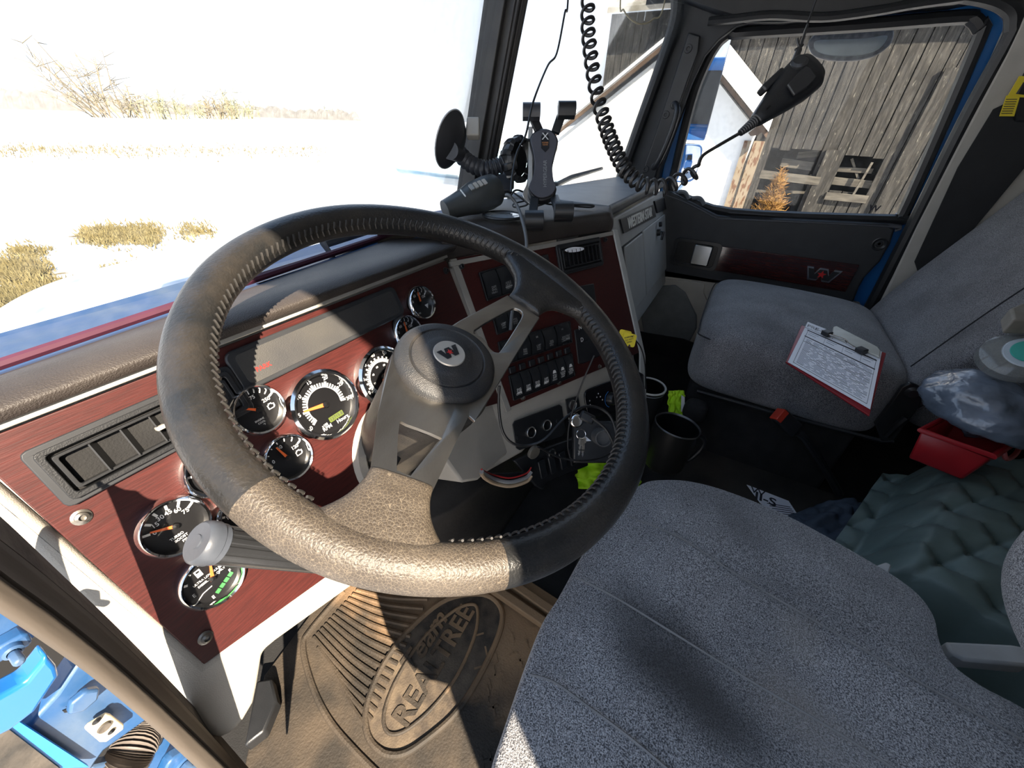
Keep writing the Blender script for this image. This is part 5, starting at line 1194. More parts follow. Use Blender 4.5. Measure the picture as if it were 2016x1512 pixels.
# ------------------------------------------------------------------ CB microphone on its coiled cord
cbm = thing('radio_microphone', atd(1545, 190, .44), 'black handheld radio microphone hanging by a cord in front of the right door window', 'microphone')
CD = .44
m0, m1 = atd(1487, 238, CD), atd(1592, 140, CD)
md = (m1 - m0).normalized(); ML = (m1 - m0).length; ms = (FW - md * FW.dot(md)).normalized(); mw = md.cross(ms)
pr = [(0, .0065, .006), (.06, .0085, .008), (.2, .0115, .010), (.45, .0170, .013), (.7, .0215, .015), (.88, .0225, .0155), (.97, .0180, .013), (1.0, .0100, .007)]
def mf(a, b_):
    k = a * (len(pr) - 1); i = min(int(k), len(pr) - 2); f_ = k - i
    t, w, h2 = [pr[i][j] * (1 - f_) + pr[i + 1][j] * f_ for j in range(3)]
    th = 2 * math.pi * b_; sg = lambda v, e: math.copysign(abs(v) ** e, v)
    return m0 + md * (ML * t * 1.05) + mw * (w * sg(math.cos(th), .7)) + ms * (h2 * sg(math.sin(th), .7))
mb = MB().grid(mf, 36, 28, cv=True); mb.f.append(tuple(range(28))); mb.f.append(tuple(35 * 28 + k for k in range(28)))
mb.build('body', mat('mic shell', (.012, .013, .015), .28, bump=.08, bscale=900), cbm, smooth='all')
MB().prism([m0 + md * (ML * t) + mw * (s_ * w) - ms * .0145 for t, s_, w in ((.42, -1, .010), (.62, -1, .013), (.80, -1, .012), (.82, 0, .0), (.78, 1, .006), (.45, 1, .004))], -ms * .003).build('front_grille', SATIN, cbm, bevel=.001)
MB().box(m0 + md * (ML * .52) + mw * .020, md * .016, mw * .004, ms * .006).build('talk_key', BLACK, cbm, bevel=.002)
MB().box(m0 + md * (ML * .14) - ms * .0098, md * .0022, mw * .0010, ms * .001).build('mic_hole', DIAL, cbm)
MB().lathe(m0 + md * (ML * .80) + mw * .012 - ms * .012, (mw * .5 - ms).normalized(), [(.0001, .005), (.006, .005), (.0085, .003), (.0085, 0)], 24).build('hanger_button', SATIN, cbm, smooth=True)
st0 = m0 - md * .002; st1 = atd(1457, 262, CD)
sp_ = [st0.lerp(st1, k / 30) for k in range(31)]
MB().tube(sp_, [.0052 - .0022 * k / 30 + (.0008 if k % 4 < 2 else 0) for k in range(31)], 10).build('strain_relief', BLACK, cbm, smooth=True)
hb = atd(1563, 122, CD * .99)
MB().tube([hb, atd(1573, 98, CD)], .0032, 8).build('hanging_tie', SATIN, cbm, smooth=True)
hk = MB().tube(spline([atd(1568, 108, CD), atd(1576, 92, CD), atd(1590, 50, .45), atd(1612, -15, .47), atd(1612, -15, .47) + V((.01, -.01, .37))], 6), .0013, 6).tube(spline([atd(1566, 98, CD), atd(1574, 94, CD), atd(1580, 88, CD)], 4), .0016, 6).tube(spline([atd(1574, 92, CD), atd(1571, 84, CD), atd(1570, 76, CD)], 3), .0014, 6).build('hanging_string', CORD, cbm, smooth=True)
# cord: straight lead then coils sagging and rising to the roof
path = [atd(1160, -40, .47), atd(1157, 40, .47), atd(1163, 110, .465), atd(1174, 180, .46), atd(1190, 240, .455), atd(1208, 290, .45), atd(1232, 335, .445), atd(1262, 362, .44), atd(1295, 368, .44), atd(1325, 362, .44), atd(1345, 350, .44), atd(1364, 342, .44), atd(1376, 322, .44)]
P_ = spline(path, 20); ln_ = [0]
for i in range(1, len(P_)): ln_.append(ln_[-1] + (P_[i] - P_[i - 1]).length)
pts = []; ph_ = 0; NN = 2200; tot = ln_[-1]; j = 0; u = V((1, 0, 0)); ro = []
for k in range(NN):
    s_ = tot * k / (NN - 1)
    while j < len(ln_) - 2 and ln_[j + 1] < s_: j += 1
    f_ = (s_ - ln_[j]) / max(1e-9, ln_[j + 1] - ln_[j]); c = P_[j].lerp(P_[j + 1], f_); t = (P_[j + 1] - P_[j]).normalized()
    fr_ = s_ / tot
    pitch = .0158 if fr_ < .42 else (.0158 - (fr_ - .42) / .16 * .0080 if fr_ < .58 else (.0078 if fr_ < .78 else .0085 + (fr_ - .78) * .025))
    ph_ += 2 * math.pi * (tot / NN) / pitch
    u = (u - t * u.dot(t)).normalized(); w = t.cross(u); r = .0072 if fr_ > .06 else .0072
    if fr_ > .96: r *= (1 - fr_) / .04
    if fr_ < .01: r *= fr_ / .01
    pts.append(c + (u * math.cos(ph_) + w * math.sin(ph_)) * r)
    if k % 1 == 0: pass
pts += spline([pts[-1], atd(1384, 306, CD), atd(1412, 288, CD), atd(1457, 262, CD)], 10)[1:]
pts = [pts[0] + V((0, 0, .33)), pts[0] + V((0, 0, .1))] + pts
MB().tube(pts, .0020, 6).build('coiled_cord', CORD, cbm, smooth=True)
# thin antenna wire by the top of the windshield
cable('antenna_wire', [atd(1222, -10, .9) + V((0, .02, .26)), atd(1222, -10, .9), atd(1228, 20, .9), atd(1244, 40, .9), atd(1262, 47, .9), atd(1285, 38, .9), atd(1310, -5, .9), atd(1310, -5, .9) + V((0, .02, .26))], .0016, 'thin tan wire drooping at the top of the right windshield', mat('tan wire', (.30, .27, .18), .6))

# ------------------------------------------------------------------ key, tag, wires in front of the centre console
ks = thing('key_ring', atd(1145, 830, .72), 'bunch of keys on a steel ring hanging from the ignition below the centre switches', 'keys')
kc_ = atd(1144, 855, .72)
MB().tube(circ(kc_, RT, UP, .0085, 24), .0008, 6, closed=True).build('split_ring', CHROME, ks)
def key(x0, y0, x1, y1, w):
    a_, b_ = atd(x0, y0, .72), atd(x1, y1, .72); d = (b_ - a_).normalized(); s_ = d.cross(FW).normalized(); L_ = (b_ - a_).length
    t_ = [(0, -.5), (0, .5), (.35, .5), (.38, .2), (.9, .2), (1, 0), (.85, -.25), (.8, -.12), (.7, -.3), (.62, -.15), (.52, -.28), (.45, -.15), (.38, -.2), (.35, -.5)]
    MB().prism([a_ + d * (L_ * p) + s_ * (q * w) for p, q in t_], FW * .0015).build('key', CHROME, ks)
key(1145, 862, 1139, 898, .009); key(1150, 862, 1149, 890, .008); key(1147, 864, 1147, 900, .008)
MB().prism([atd(x, y, .73) for x, y in ((1152, 858), (1164, 868), (1150, 869))], FW * .001).build('paper_tag', PAPER, ks)
MB().cyl(atd(1131, 826, .72), atd(1136, 830, .70), .013, .012).build('ignition_cap', CHROME, ks, bevel=.003)
MB().box(atd(1156, 822, .70), (RT * .8 - UP * .4).normalized() * .014, (RT * .4 + UP * .8).normalized() * .009, FW * .006).build('key_fob', BLACK, ks, bevel=.004)
cable('charging_cable', [atd(983, 760, .62), atd(982, 800, .63), atd(990, 850, .64), atd(1012, 874, .65), atd(1045, 876, .66), atd(1075, 862, .66), atd(1110, 825, .67), atd(1145, 802, .68), atd(1175, 802, .69), atd(1200, 818, .69), atd(1212, 850, .69), atd(1210, 880, .69)], .0024, 'dark cable looping under the outlet plate below the centre switches')
cable('charging_cable', [atd(1170, 700, .62), atd(1150, 745, .63), atd(1130, 800, .65), atd(1120, 840, .66), atd(1118, 880, .67), atd(1124, 905, .68)], .0014, 'thin wire running down past the round outlet and the keys')
cable('charging_cable', [atd(1165, 822, .68), atd(1190, 842, .68), atd(1205, 868, .68), atd(1212, 900, .69), atd(1200, 925, .70), atd(1180, 960, .74), atd(1165, 985, .78), atd(1150, 1030, .82)], .0026, 'thick black cable falling from the key fob toward the floor')
cable('charging_cable', [atd(1060, 880, .62), atd(1100, 900, .65), atd(1145, 907, .66), atd(1180, 902, .68), atd(1205, 890, .7)], .0018, 'dark wire curving beneath the hanging keys')
ns = thing('power_socket', atd(1190, 868, .78), 'black round socket with grey ring behind the keys', 'socket')
sk = atd(1186, 862, .80); MB().lathe(sk, -FW, [(.0001, .004), (.013, .004), (.015, .012), (.017, .012), (.018, .0), (.018, -.03)], 28).build('ring', mat('grey ring', (.10, .10, .10), .4), ns, smooth=True)
MB().box(atd(1172, 870, .84), RT * .05, UP * .045, FW * .01).build('bracket', BLACK, ns, bevel=.004)
yt2 = thing('yellow_tag', atd(1238, 668, .80), 'yellow diamond warning tags hung beside the right edge of the wheel', 'tag')
for (x, y, s_, dd_) in ((1230, 662, .0165, .81), (1239, 669, .0175, .80)):
    c = atd(x, y, dd_); u1 = (RT * .85 + UP * .52).normalized(); u2 = (-RT * .52 + UP * .85).normalized()
    MB().prism(rr(c, (u1 + u2).normalized(), (u2 - u1).normalized(), s_ * 1.55, s_ * 1.55, .004, 4), FW * .001).build('card', YELL, yt2)
c = atd(1239, 669, .799)
mk = MB()
for k, s_ in enumerate(('WARNING', 'DO NOT', 'OPEN', '⚠')):
    if s_ == '⚠': mk.prism([c - UP * .012 + RT * x + UP * y for x, y in ((-.003, -.002), (.003, -.002), (0, .003))], -FW * .0003)
    else: mk.text(s_, c + UP * (.006 - .0055 * k), (RT * .97 + UP * .25), (UP * .97 - RT * .25), .0045, .01)
mk.build('tag_print', INK, yt2)
cable('tag_cord', [atd(1244, 662, .80), atd(1262, 685, .82), atd(1270, 720, .84), atd(1271, 765, .9)], .0014, 'thin black cord hanging from the yellow tags')

# ------------------------------------------------------------------ driver's door opening: seals, blue hinge pillar
def xz(L, Y): return [onY(x, y, Y) for x, y in L]
sealp = [[(-60, 1018), (60, 1120), (160, 1215), (270, 1320), (380, 1425), (470, 1520), (560, 1620)]]
YS = .27
def band(Lu, Ll, Y0, Y1, name, ma, **k):
    up = [onY(x, y, Y0) for x, y in Lu]; lo = [onY(x, y, Y1) for x, y in Ll]
    a_ = spline(up, 5); b_ = spline(lo, 5); n = min(len(a_), len(b_))
    f = lambda s_, t_: a_[int(round(s_ * (n - 1)))].lerp(b_[int(round(s_ * (n - 1)))], t_) + V((-.003, -.003, 0)) * math.sin(math.pi * t_)
    o = MB().grid(f, n, 9).build(name, ma, None, smooth='all', solid=.003); return tag(o, kind='structure')
U0 = [(-60, 985), (0, 1035), (100, 1128), (220, 1240), (330, 1350), (430, 1455), (540, 1580)]
U1 = [(-60, 1040), (0, 1082), (100, 1160), (220, 1262), (330, 1368), (430, 1475), (530, 1585)]
U2 = [(-60, 1098), (0, 1145), (100, 1215), (220, 1310), (330, 1408), (440, 1512), (520, 1592)]
U3 = [(-60, 1125), (0, 1172), (100, 1245), (200, 1320), (320, 1428), (420, 1525), (500, 1600)]
band(U0, U1, .335, .30, 'trim_11', RUBBER)
band(U1, U2, .30, .27, 'trim_12', SEAL)
band(U2, U3, .27, .27, 'trim_13', SEAL)
# blue hinge pillar
YH = .36
struct(MB().prism(xz([(-300, 900), (0, 1100), (250, 1330), (560, 1640), (-300, 1900)], .60), (0, .03, 0)), 'trim_14', mat('dark gap', (.006, .006, .007), .9))
hp = thing('hinge_pillar', onY(150, 1380, YH), 'blue painted steel hinge pillar plates seen through the open driver door', 'door pillar')
HB = lambda L, Y=YH, d=.012: MB().prism(xz(L, Y), (0, d, 0))
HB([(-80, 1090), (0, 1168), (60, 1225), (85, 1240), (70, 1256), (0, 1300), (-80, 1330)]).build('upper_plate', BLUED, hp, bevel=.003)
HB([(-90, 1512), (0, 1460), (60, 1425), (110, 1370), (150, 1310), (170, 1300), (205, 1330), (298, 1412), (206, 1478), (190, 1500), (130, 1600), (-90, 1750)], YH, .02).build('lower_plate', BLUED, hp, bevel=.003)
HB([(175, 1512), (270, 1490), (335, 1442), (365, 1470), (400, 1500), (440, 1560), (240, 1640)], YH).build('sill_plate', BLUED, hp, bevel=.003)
HB([(-60, 1395), (0, 1372), (50, 1345), (78, 1310), (92, 1290), (112, 1312), (118, 1330), (70, 1402), (20, 1440), (-60, 1480)], .34, .018).build('curved_bracket', BLUE, hp, bevel=.008, bseg=3)
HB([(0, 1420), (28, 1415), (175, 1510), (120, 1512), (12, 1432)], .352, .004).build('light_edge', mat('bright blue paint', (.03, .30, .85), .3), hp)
HB([(-20, 1430), (12, 1432), (120, 1515), (60, 1600), (-60, 1550)], .350, .004).build('gap_strip', RUBBER, hp)
def hinge(cx_, cy_, w, Y=.335, lab='upper'):
    o = thing('door_hinge', onY(cx_, cy_, Y), 'blue bolted door hinge, the %s one on the pillar' % lab, 'hinge', 'door hinges')
    c = onY(cx_, cy_, Y); a_ = (onY(cx_ + 30, cy_ - 17, Y) - c).normalized(); b_ = YA.cross(a_).normalized()
    s_ = (onY(cx_ + 30, cy_ - 17, Y) - c).length / 34.5 * w
    MB().prism(rr(c, a_, b_, 2.2 * s_, 1.5 * s_, .35 * s_, 2), (0, .012, 0)).build('leaf', BLUED, o, bevel=.002)
    MB().prism([c + V((0, -.004, 0)) + (a_ * math.cos(R(60 * k + 10)) + b_ * math.sin(R(60 * k + 10))) * (.42 * s_) for k in range(6)], (0, -.012, 0)).build('bolt', BLUED, o, bevel=.002)
    MB().lathe(c + V((0, .0, 0)), (0, -1, 0), [(.62 * s_, 0), (.60 * s_, .004), (.40 * s_, .005)], 24).build('washer', BLUED, o, smooth=True)
hinge(22, 1278, 42); hinge(360, 1500, 36, lab='lowest')
o_ = thing('slotted_bolt', onY(160, 1372, .352), 'blue painted bolt head in a slotted hole between the two hinges', 'bolt')
c = onY(160, 1372, .353); MB().prism([c + (XA * math.cos(R(60 * k)) + ZA * math.sin(R(60 * k))) * .010 for k in range(6)], (0, -.007, 0)).build('bolt_head', BLUED, o_, bevel=.002)
MB().prism([onY(x, y, .357) for x, y in ((122, 1398), (136, 1392), (142, 1385), (150, 1392), (138, 1400), (126, 1402))], (0, -.001, 0)).build('slot', DIAL, o_)
lt = thing('latch_plate', onY(202, 1428, .35), 'cream coloured rounded latch plate with black centre on the blue pillar', 'plate')
c = onY(203, 1428, .352)
q = [onY(x, y, .352) for x, y in ((164, 1431), (172, 1422), (207, 1401), (215, 1403), (240, 1422), (240, 1430), (205, 1456), (193, 1456))]
MB().prism(q, (0, -.004, 0)).build('plate', mat('cream plate', (.62, .52, .36), .5, c2=(.55, .45, .3), scale=40), lt, bevel=.001)
for x, y, r in ((190, 1419, .003), (219, 1440, .0025)): MB().lathe(onY(x, y, .347), (0, -1, 0), [(.0001, .001), (r, .0005)], 16).build('hole', DIAL, lt)
MB().lathe(onY(205, 1432, .347), (0, -1, 0), [(.0045, 0), (.004, .0015), (.0001, .001)], 20).build('striker', RUBBER, lt, smooth=True)
cg = spline([onY(283, 1425, .38), onY(276, 1450, .37), onY(260, 1480, .36), onY(240, 1515, .36), onY(215, 1580, .37)], 60)
tag(MB().tube(cg, [.017 + .0028 * math.sin(k * .42 * 3.6) for k in range(len(cg))], 18).build('conduit', mat('ribbed conduit', (.07, .06, .055), .6, c2=(.13, .11, .095), scale=30), smooth=True), 'ribbed dark plastic conduit beside the blue hinge pillar', 'conduit')
# left side of the door opening: header and rear pillar are walls above; step below
struct(MB().abox((-.12, -1.0, -.96), (-.06, .30, -.90)), 'trim_15', CARPET)

# ================================================================== outside
GZ = -2.1
def gr(a, b_):
    x = -300 + 800 * a ** 1.0; y = -60 + 760 * b_; return V((x, y, GZ - .3 * 0 + (0 if y < 60 else .0)))
snow = MB().prism([(-900, -300, GZ), (1500, -300, GZ), (1500, 2500, GZ), (-900, 2500, GZ)], (0, 0, -.5)).build('ground', SNOW); snow['kind'] = 'structure'
# dry grass patches showing through the snow
DRY = mat('dry grass', (.13, .10, .035), .9, c2=(.18, .15, .07), scale=6)
DIRT = mat('bare soil and stubble', (.09, .07, .035), .95, c2=(.30, .28, .24), scale=3.5, bump=.5, bscale=12, detail=9, thr=(.46, .56))
def clump_patch(px0, py0, px1, py1, n, hgt, seed, name, label, cat='grass', ma=DRY, mb=None, done=True):
    rnd = random.Random(seed); mb = mb or MB()
    for k in range(n):
        a, b_ = rnd.random(), rnd.random(); c = onZ(px0 + (px1 - px0) * a + rnd.uniform(-14, 14), py0 + (py1 - py0) * b_ + rnd.gauss(0, 7), GZ + .012)
        for j in range(4):
            dx, dy = rnd.gauss(0, .05), rnd.gauss(0, .05); w = rnd.uniform(.008, .02); d = V((rnd.gauss(0, 1), rnd.gauss(0, 1), 0)).normalized() * w; hh = hgt * rnd.uniform(.3, 1)
            p = c + V((dx, dy, 0)); q = p + V((rnd.gauss(0, .5), rnd.gauss(0, .5), 1)).normalized() * hh
            mb.add([p - d, p + d, q], [(0, 1, 2)])
    if not done: return mb
    o = mb.build(name, ma); return tag(o, label, cat, kind='stuff')
near = MB()
for (q0, q1, q2, q3, n_, h_g, sd) in ((-40, 590, 90, 600, 1500, .22, 1), (60, 570, 170, 575, 380, .18, 7), (0, 550, 80, 525, 1000, .16, 2), (20, 500, 90, 495, 160, .12, 5), (205, 532, 300, 530, 90, .08, 6)):
    clump_patch(q0, q1, q2, q3, n_, h_g, sd, '', '', mb=near, done=False)
tag(near.build('dry_grass', DRY), 'dry yellow grass by the hood edge at the lower left', 'grass', kind='stuff')
ahead = MB()
for (q0, q1, q2, q3, n_, h_g, sd) in ((170, 475, 310, 452, 1000, .14, 3), (350, 462, 415, 448, 120, .12, 4)):
    clump_patch(q0, q1, q2, q3, n_, h_g, sd, '', '', mb=ahead, done=False)
tag(ahead.build('dry_grass', DRY), 'tan grass band in the snow in front of the truck', 'grass', kind='stuff')
clump_patch(0, 300, 640, 294, 800, .35, 8, 'dry_grass', 'thin straight line of stubble across the snowy field')
for k, (px, py, w, h2, lab) in enumerate(((25, 603, 80, 26, 'brown bare soil patch nearest the hood at the left'), (40, 540, 75, 14, 'brown stubble patch behind the nearest soil patch'), (235, 466, 95, 9, 'narrow bare soil strip in the snow ahead'), (385, 458, 45, 4, 'small soil fleck right of the strip'))):
    rnd = random.Random(40 + k); L = []
    for j in range(40):
        a = 2 * math.pi * j / 40; r = 1 + .35 * noise.noise(V((math.cos(a) * 2 + k * 7, math.sin(a) * 2, 0))) + rnd.uniform(-.12, .12); L.append(onZ(px + w * r * math.cos(a), py + h2 * r * math.sin(a), GZ + .006))
    tag(MB().prism(L, (0, 0, -.02)).build('bare_soil', DIRT), lab, 'soil', kind='stuff')
# bushes in the field
BUSH = mat('bare bush twigs', (.15, .12, .08), .9, c2=(.20, .17, .11), scale=3)
BUSH2 = mat('pale olive twigs', (.18, .165, .10), .9, c2=(.22, .21, .13), scale=3)
def bush(px, py, w, hh, n, seed, label, ma, lean=0, cat='bush', dist=None):
    rnd = random.Random(seed); mb = MB(); c = onZ(px, py, GZ); D = c.length; s_ = D / F
    W, H = w * s_, hh * s_
    r_dir = V((RT.x, RT.y, 0)).normalized()
    for k in range(n):
        x = rnd.gauss(0, .32) * W; y = rnd.gauss(0, .3) * W; b_ = c + r_dir * x + V((-r_dir.y, r_dir.x, 0)) * y
        top = b_ + V((rnd.gauss(lean, .22) * H, rnd.gauss(0, .22) * H, 0)) + ZA * (H * rnd.uniform(.4, 1) * (1 - .5 * abs(x) / W)); r = s_ * rnd.uniform(.4, .9)
        mb.tube([b_, b_.lerp(top, .5) + V((rnd.gauss(0, .05) * H, rnd.gauss(0, .05) * H, 0)), top], [r, r * .8, r * .3], 3)
        for j in range(7):
            p = b_.lerp(top, rnd.uniform(.3, 1)); q = p + V((rnd.gauss(0, .2), rnd.gauss(0, .2), rnd.uniform(.0, .25))) * H * .6; mb.tube([p, q], [r * .6, r * .25], 3)
    o = mb.build('bush', ma); return tag(o, label, cat, 'bare bushes along the far field edge')
bush(222, 232, 40, 72, 26, 11, 'tall spiky bare bush, highest of the field edge', BUSH, -.25)
bush(268, 232, 28, 36, 16, 12, 'bare bush close right of the tallest one', BUSH)
bush(322, 235, 34, 36, 22, 13, 'rounded bare bush in the middle of the field edge row', BUSH2)
bush(352, 234, 20, 30, 10, 14, 'thin bare bush between two fuller ones', BUSH2)
bush(400, 233, 22, 20, 10, 15, 'lowest pale bush of the field edge row', BUSH2)
bush(430, 235, 30, 36, 20, 16, 'full bare bush near the right end of the row', BUSH)
bush(462, 234, 26, 38, 18, 17, 'upright bare bush beside the last one', BUSH2)
bush(488, 234, 18, 26, 12, 18, 'last small bare bush of the row', BUSH2)
bush(640, 232, 50, 16, 14, 19, 'faint low bush far right of the row', BUSH2)
# distant treeline
rnd = random.Random(9); mb = MB()
for k in range(330):
    px = -60 + 760 * k / 330; 
    if 112 < px < 124: continue
    far = 340; d = ray(px, 205); d = V((d.x, d.y, 0)).normalized() * far; hh = rnd.uniform(3, 9) * (1 if px < 220 else .75)
    mb.add([d + V((0, 0, GZ)) + V((p_[0], 0, p_[1])) for p_ in ((-4, 0), (4, 0), (2.5, hh * .8), (0, hh), (-3, hh * .7))], [(0, 1, 2, 3, 4)])
o = mb.build('treeline', mat('hazy bare trees', (.160, .156, .155), 1, c2=(.21, .208, .205), scale=.4)); tag(o, 'distant hazy line of bare trees along the horizon', 'treeline', kind='stuff')

# hood of the truck
hdn = thing('truck_hood', (.95, 1.3, -.70), 'glossy blue truck hood with snow glare beyond the windshield', 'hood')
def hf(a, b_):
    y = .78 + 1.45 * b_; w = .80 - .02 * b_; x = .95 + w * (2 * a - 1)
    e = abs(2 * a - 1)
    z = -.44 - .05 * b_ - .035 * b_ ** 3 - .10 * e ** 5 - .02 * (1 if e < .3 else 0) * 0 - .25 * max(0, b_ - .93) * 10 * .3
    return V((x, y, z))
MB().grid(hf, 50, 40).build('panel', mat('glare-whitened blue hood', (.16, .30, .46), .30, c2=(.62, .67, .72), scale=5, thr=(.34, .46), detail=9, coat=.5), hdn, smooth='all', solid=.01)  # white mottling paints sky glare into the blue hood colour
MB().tube(spline([V((.13, .80, -.60)), V((.17, 1.7, -.62)), V((.20, 2.2, -.66))], 8), .02, 8).build('side_bead', BLUE, hdn, smooth=True)

# wipers outside the glass
def wiper(p0, p1, a0, a1, label):
    w = thing('wiper', p0, label, 'wiper')
    d = (p1 - p0).normalized(); s_ = d.cross(V((0, -1, .3))).normalized(); nn = d.cross(s_)
    MB().tube([p0, p1], .006, 6).build('blade', BLACK, w)
    for k in range(5):
        c = p0.lerp(p1, .12 + .19 * k); MB().box(c + s_ * .010, d * .045, s_ * .002, nn * .003).build('bridge', BLACK, w)
    MB().box(p0.lerp(p1, .5) + s_ * .018, d * ((p1 - p0).length * .36), s_ * .003, nn * .005).build('frame', SATIN, w, bevel=.001)
    MB().tube([p0.lerp(p1, .5) + s_ * .022, a0, a1], [.006, .009, .011], 8).build('arm', BLACK, w, smooth=True)
    return w
G_ = lambda x, y, o=.012: WPL(x, y) + V((0, o, .003))
wiper(G_(522, 551), G_(770, 470), G_(660, 488, .03), G_(800, 440, .03), 'black windshield wiper parked low on the glass seen through the wheel')
RPL = Plane((WB1 - WBC).cross(RK), p=WBC)
H_ = lambda x, y, o=.012: RPL(x, y) + V((.003, o, .003))
wr = thing('wiper', H_(1100, 366), 'black wiper rising across the right pane beside the phone holder', 'wiper')
MB().tube([H_(1090, 372), H_(1130, 352), H_(1190, 334)], [.009, .009, .006], 8).build('blade', RUBBER, wr, smooth=True)
MB().tube([H_(1020, 400), H_(1065, 372), H_(1100, 366)], .010, 8).build('arm', RUBBER, wr, smooth=True)

# right mirror with convex glass below
mr = thing('side_mirror', (2.10, .29, -.2), 'tall chrome side mirror with a round edged convex glass below outside the right door', 'mirror')
mn = V((-.655, -.755, 0)).normalized(); mt = V((.755, -.655, 0)); me_ = V((2.155, .236, 0))
def mq(a, z): return me_ + mt * (-a) + ZA * z
MB().prism(rr(mq(.085, .16), mt, ZA, .175, .40, .012, 3), mn * -.04).build('housing', CHROME, mr, bevel=.004)
MB().prism(rr(mq(.087, .16) + mn * .001, mt, ZA, .160, .385, .010, 3), mn * .001).build('mirror_glass', mat('mirror silver', (.92, .95, .96), .01, 1), mr)
MB().prism(rr(mq(.080, -.125) + mn * .0, mt, ZA, .175, .155, .035, 5), mn * -.05).build('lower_housing', CHROME, mr, bevel=.005)
def cvx(a, b_):
    x, y = (a - .5) * 2, (b_ - .5) * 2; q = max(abs(x), abs(y)); 
    return mq(.082 - x * .077 * (1 - .10 * y * y), -.123 + y * .068 * (1 - .10 * x * x)) + mn * (.016 - .012 * (x * x + y * y) * .7)
MB().grid(cvx, 24, 24).build('convex_glass', mat('mirror silver', (.92, .95, .96), .01, 1), mr, smooth='all')
MB().tube([mq(.02, .36), mq(.02, .5)], .012, 8).build('arm', CHROME, mr, smooth=True)
MB().tube([mq(.05, -.20), mq(.12, -.30) - XA * .12, V((1.97, .35, -.34))], .012, 8).build('arm', CHROME, mr, smooth=True)

# look-down mirror above the right door window
ld = thing('lookdown_mirror', onX(1675, 90, 2.05), 'oval look-down mirror with grey rim hanging above the right door window', 'mirror')
lo_ = [(1590, 88), (1598, 74), (1612, 66), (1640, 62), (1700, 60), (1740, 54), (1754, 56), (1757, 72), (1748, 92), (1720, 112), (1680, 121), (1630, 120), (1600, 110)]
MB().prism(spline([onX(x, y, 2.05) for x, y in lo_], 4, closed=True), (-.02, 0, 0)).build('rim', mat('grey mirror rim', (.05, .05, .05), .6, c2=(.12, .12, .12), scale=60), ld, bevel=.004)
li_ = [(1602, 90), (1608, 80), (1640, 78), (1700, 76), (1742, 70), (1745, 78), (1728, 98), (1690, 109), (1640, 110), (1610, 103)]
MB().prism(spline([onX(x, y, 2.028) for x, y in li_], 4, closed=True), (-.003, 0, 0)).build('glass', mat('dull mirror', (.20, .22, .22), .3, .7), ld, bevel=.002)
for x in (1646, 1714): MB().box(onX(x, 56, 2.06), XA * .012, YA * .012, (ZA * .9 + YA * -.4) * .026).tube([onX(x, 52, 2.06), V((2.0, onX(x, 52, 2.06).y, .40)), V((1.93, onX(x, 52, 2.06).y, .40))], .009, 6).build('bracket', mat('grey bracket', (.35, .38, .4), .5), ld, bevel=.003)
MB().prism(spline([onX(x, y, 2.052) for x, y in ((1608, 66), (1650, 58), (1700, 54), (1745, 52), (1756, 58), (1700, 66), (1650, 68))], 3, closed=True), (.02, 0, 0)).build('top_shell', mat('pale blue shell', (.45, .62, .85), .4), ld)

# ------------------------------------------------------------------ barn
XB = 6.5
bar = thing('barn_wall', (XB, -1, GZ), 'weathered grey wooden barn wall of vertical boards beyond the right door', 'barn')
BW = mat('weathered barn boards', (.014, .0132, .012), .9, c2=(.05, .047, .042), scale=3.0, stretch=(14, 14, 1.6), bump=.6, bscale=20, detail=10, thr=(.42, .72))
nt = BW.node_tree; N = nt.nodes; L = nt.links; b = N['Principled BSDF']
# flaking pale paint streaks
t = N.new('ShaderNodeTexCoord'); mp = N.new('ShaderNodeMapping'); mp.inputs['Scale'].default_value = (9, 9, 2.2); L.new(t.outputs['Object'], mp.inputs[0])
ns_ = N.new('ShaderNodeTexNoise'); ns_.inputs['Scale'].default_value = 5; ns_.inputs['Detail'].default_value = 12; ns_.inputs['Roughness'].default_value = .75; L.new(mp.outputs[0], ns_.inputs['Vector'])
rg_ = N.new('ShaderNodeValToRGB'); rg_.color_ramp.elements[0].position = .58; rg_.color_ramp.elements[0].color = (0, 0, 0, 1); rg_.color_ramp.elements[1].position = .66; rg_.color_ramp.elements[1].color = (1, 1, 1, 1); L.new(ns_.outputs[0], rg_.inputs[0])
prev = b.inputs['Base Color'].links[0].from_socket; mx = N.new('ShaderNodeMix'); mx.data_type = 'RGBA'; L.new(rg_.outputs[0], mx.inputs['Factor']); L.new(prev, mx.inputs[6]); mx.inputs[7].default_value = (.17, .16, .135, 1); L.new(mx.outputs[2], b.inputs['Base Color'])
holes = [((-.02, -.66), (-.98, -.16)), ((-.86, -1.30), (-.52, -.20))]   # y-range, z-range
def hole_at(y):
    out = []
    for (ya, yb), (za, zb) in (((-.62, -.12), (-1.6, -.16)), ((-1.20, -.86), (-.56, -.19))):
        if ya < y < yb: out.append((za, zb))
    return out
rnd = random.Random(21); y = -3.4; mb = MB()
while y < 2.12:
    w = rnd.uniform(.085, .15); g = rnd.uniform(.006, .012); d = rnd.uniform(-.008, .008)
    segs = [(GZ - .05, 1.2)]
    for (za, zb) in hole_at(y + w / 2): segs = [(GZ - .05, za + rnd.uniform(-.02, .02)), (zb + rnd.uniform(-.015, .015), 1.2)]
    for (za, zb) in segs:
        if zb - za > .05: mb.abox((XB + d, y, za), (XB + .03 + d, y + w - g, zb))
    y += w
mb.build('board_siding', BW, bar)
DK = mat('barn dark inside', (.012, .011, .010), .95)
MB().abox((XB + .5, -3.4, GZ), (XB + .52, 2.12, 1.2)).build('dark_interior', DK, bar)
BEAM = mat('pale grey beam', (.10, .092, .075), .85, c2=(.045, .04, .033), scale=6, stretch=(3, 1, 6), bump=.4, bscale=40)
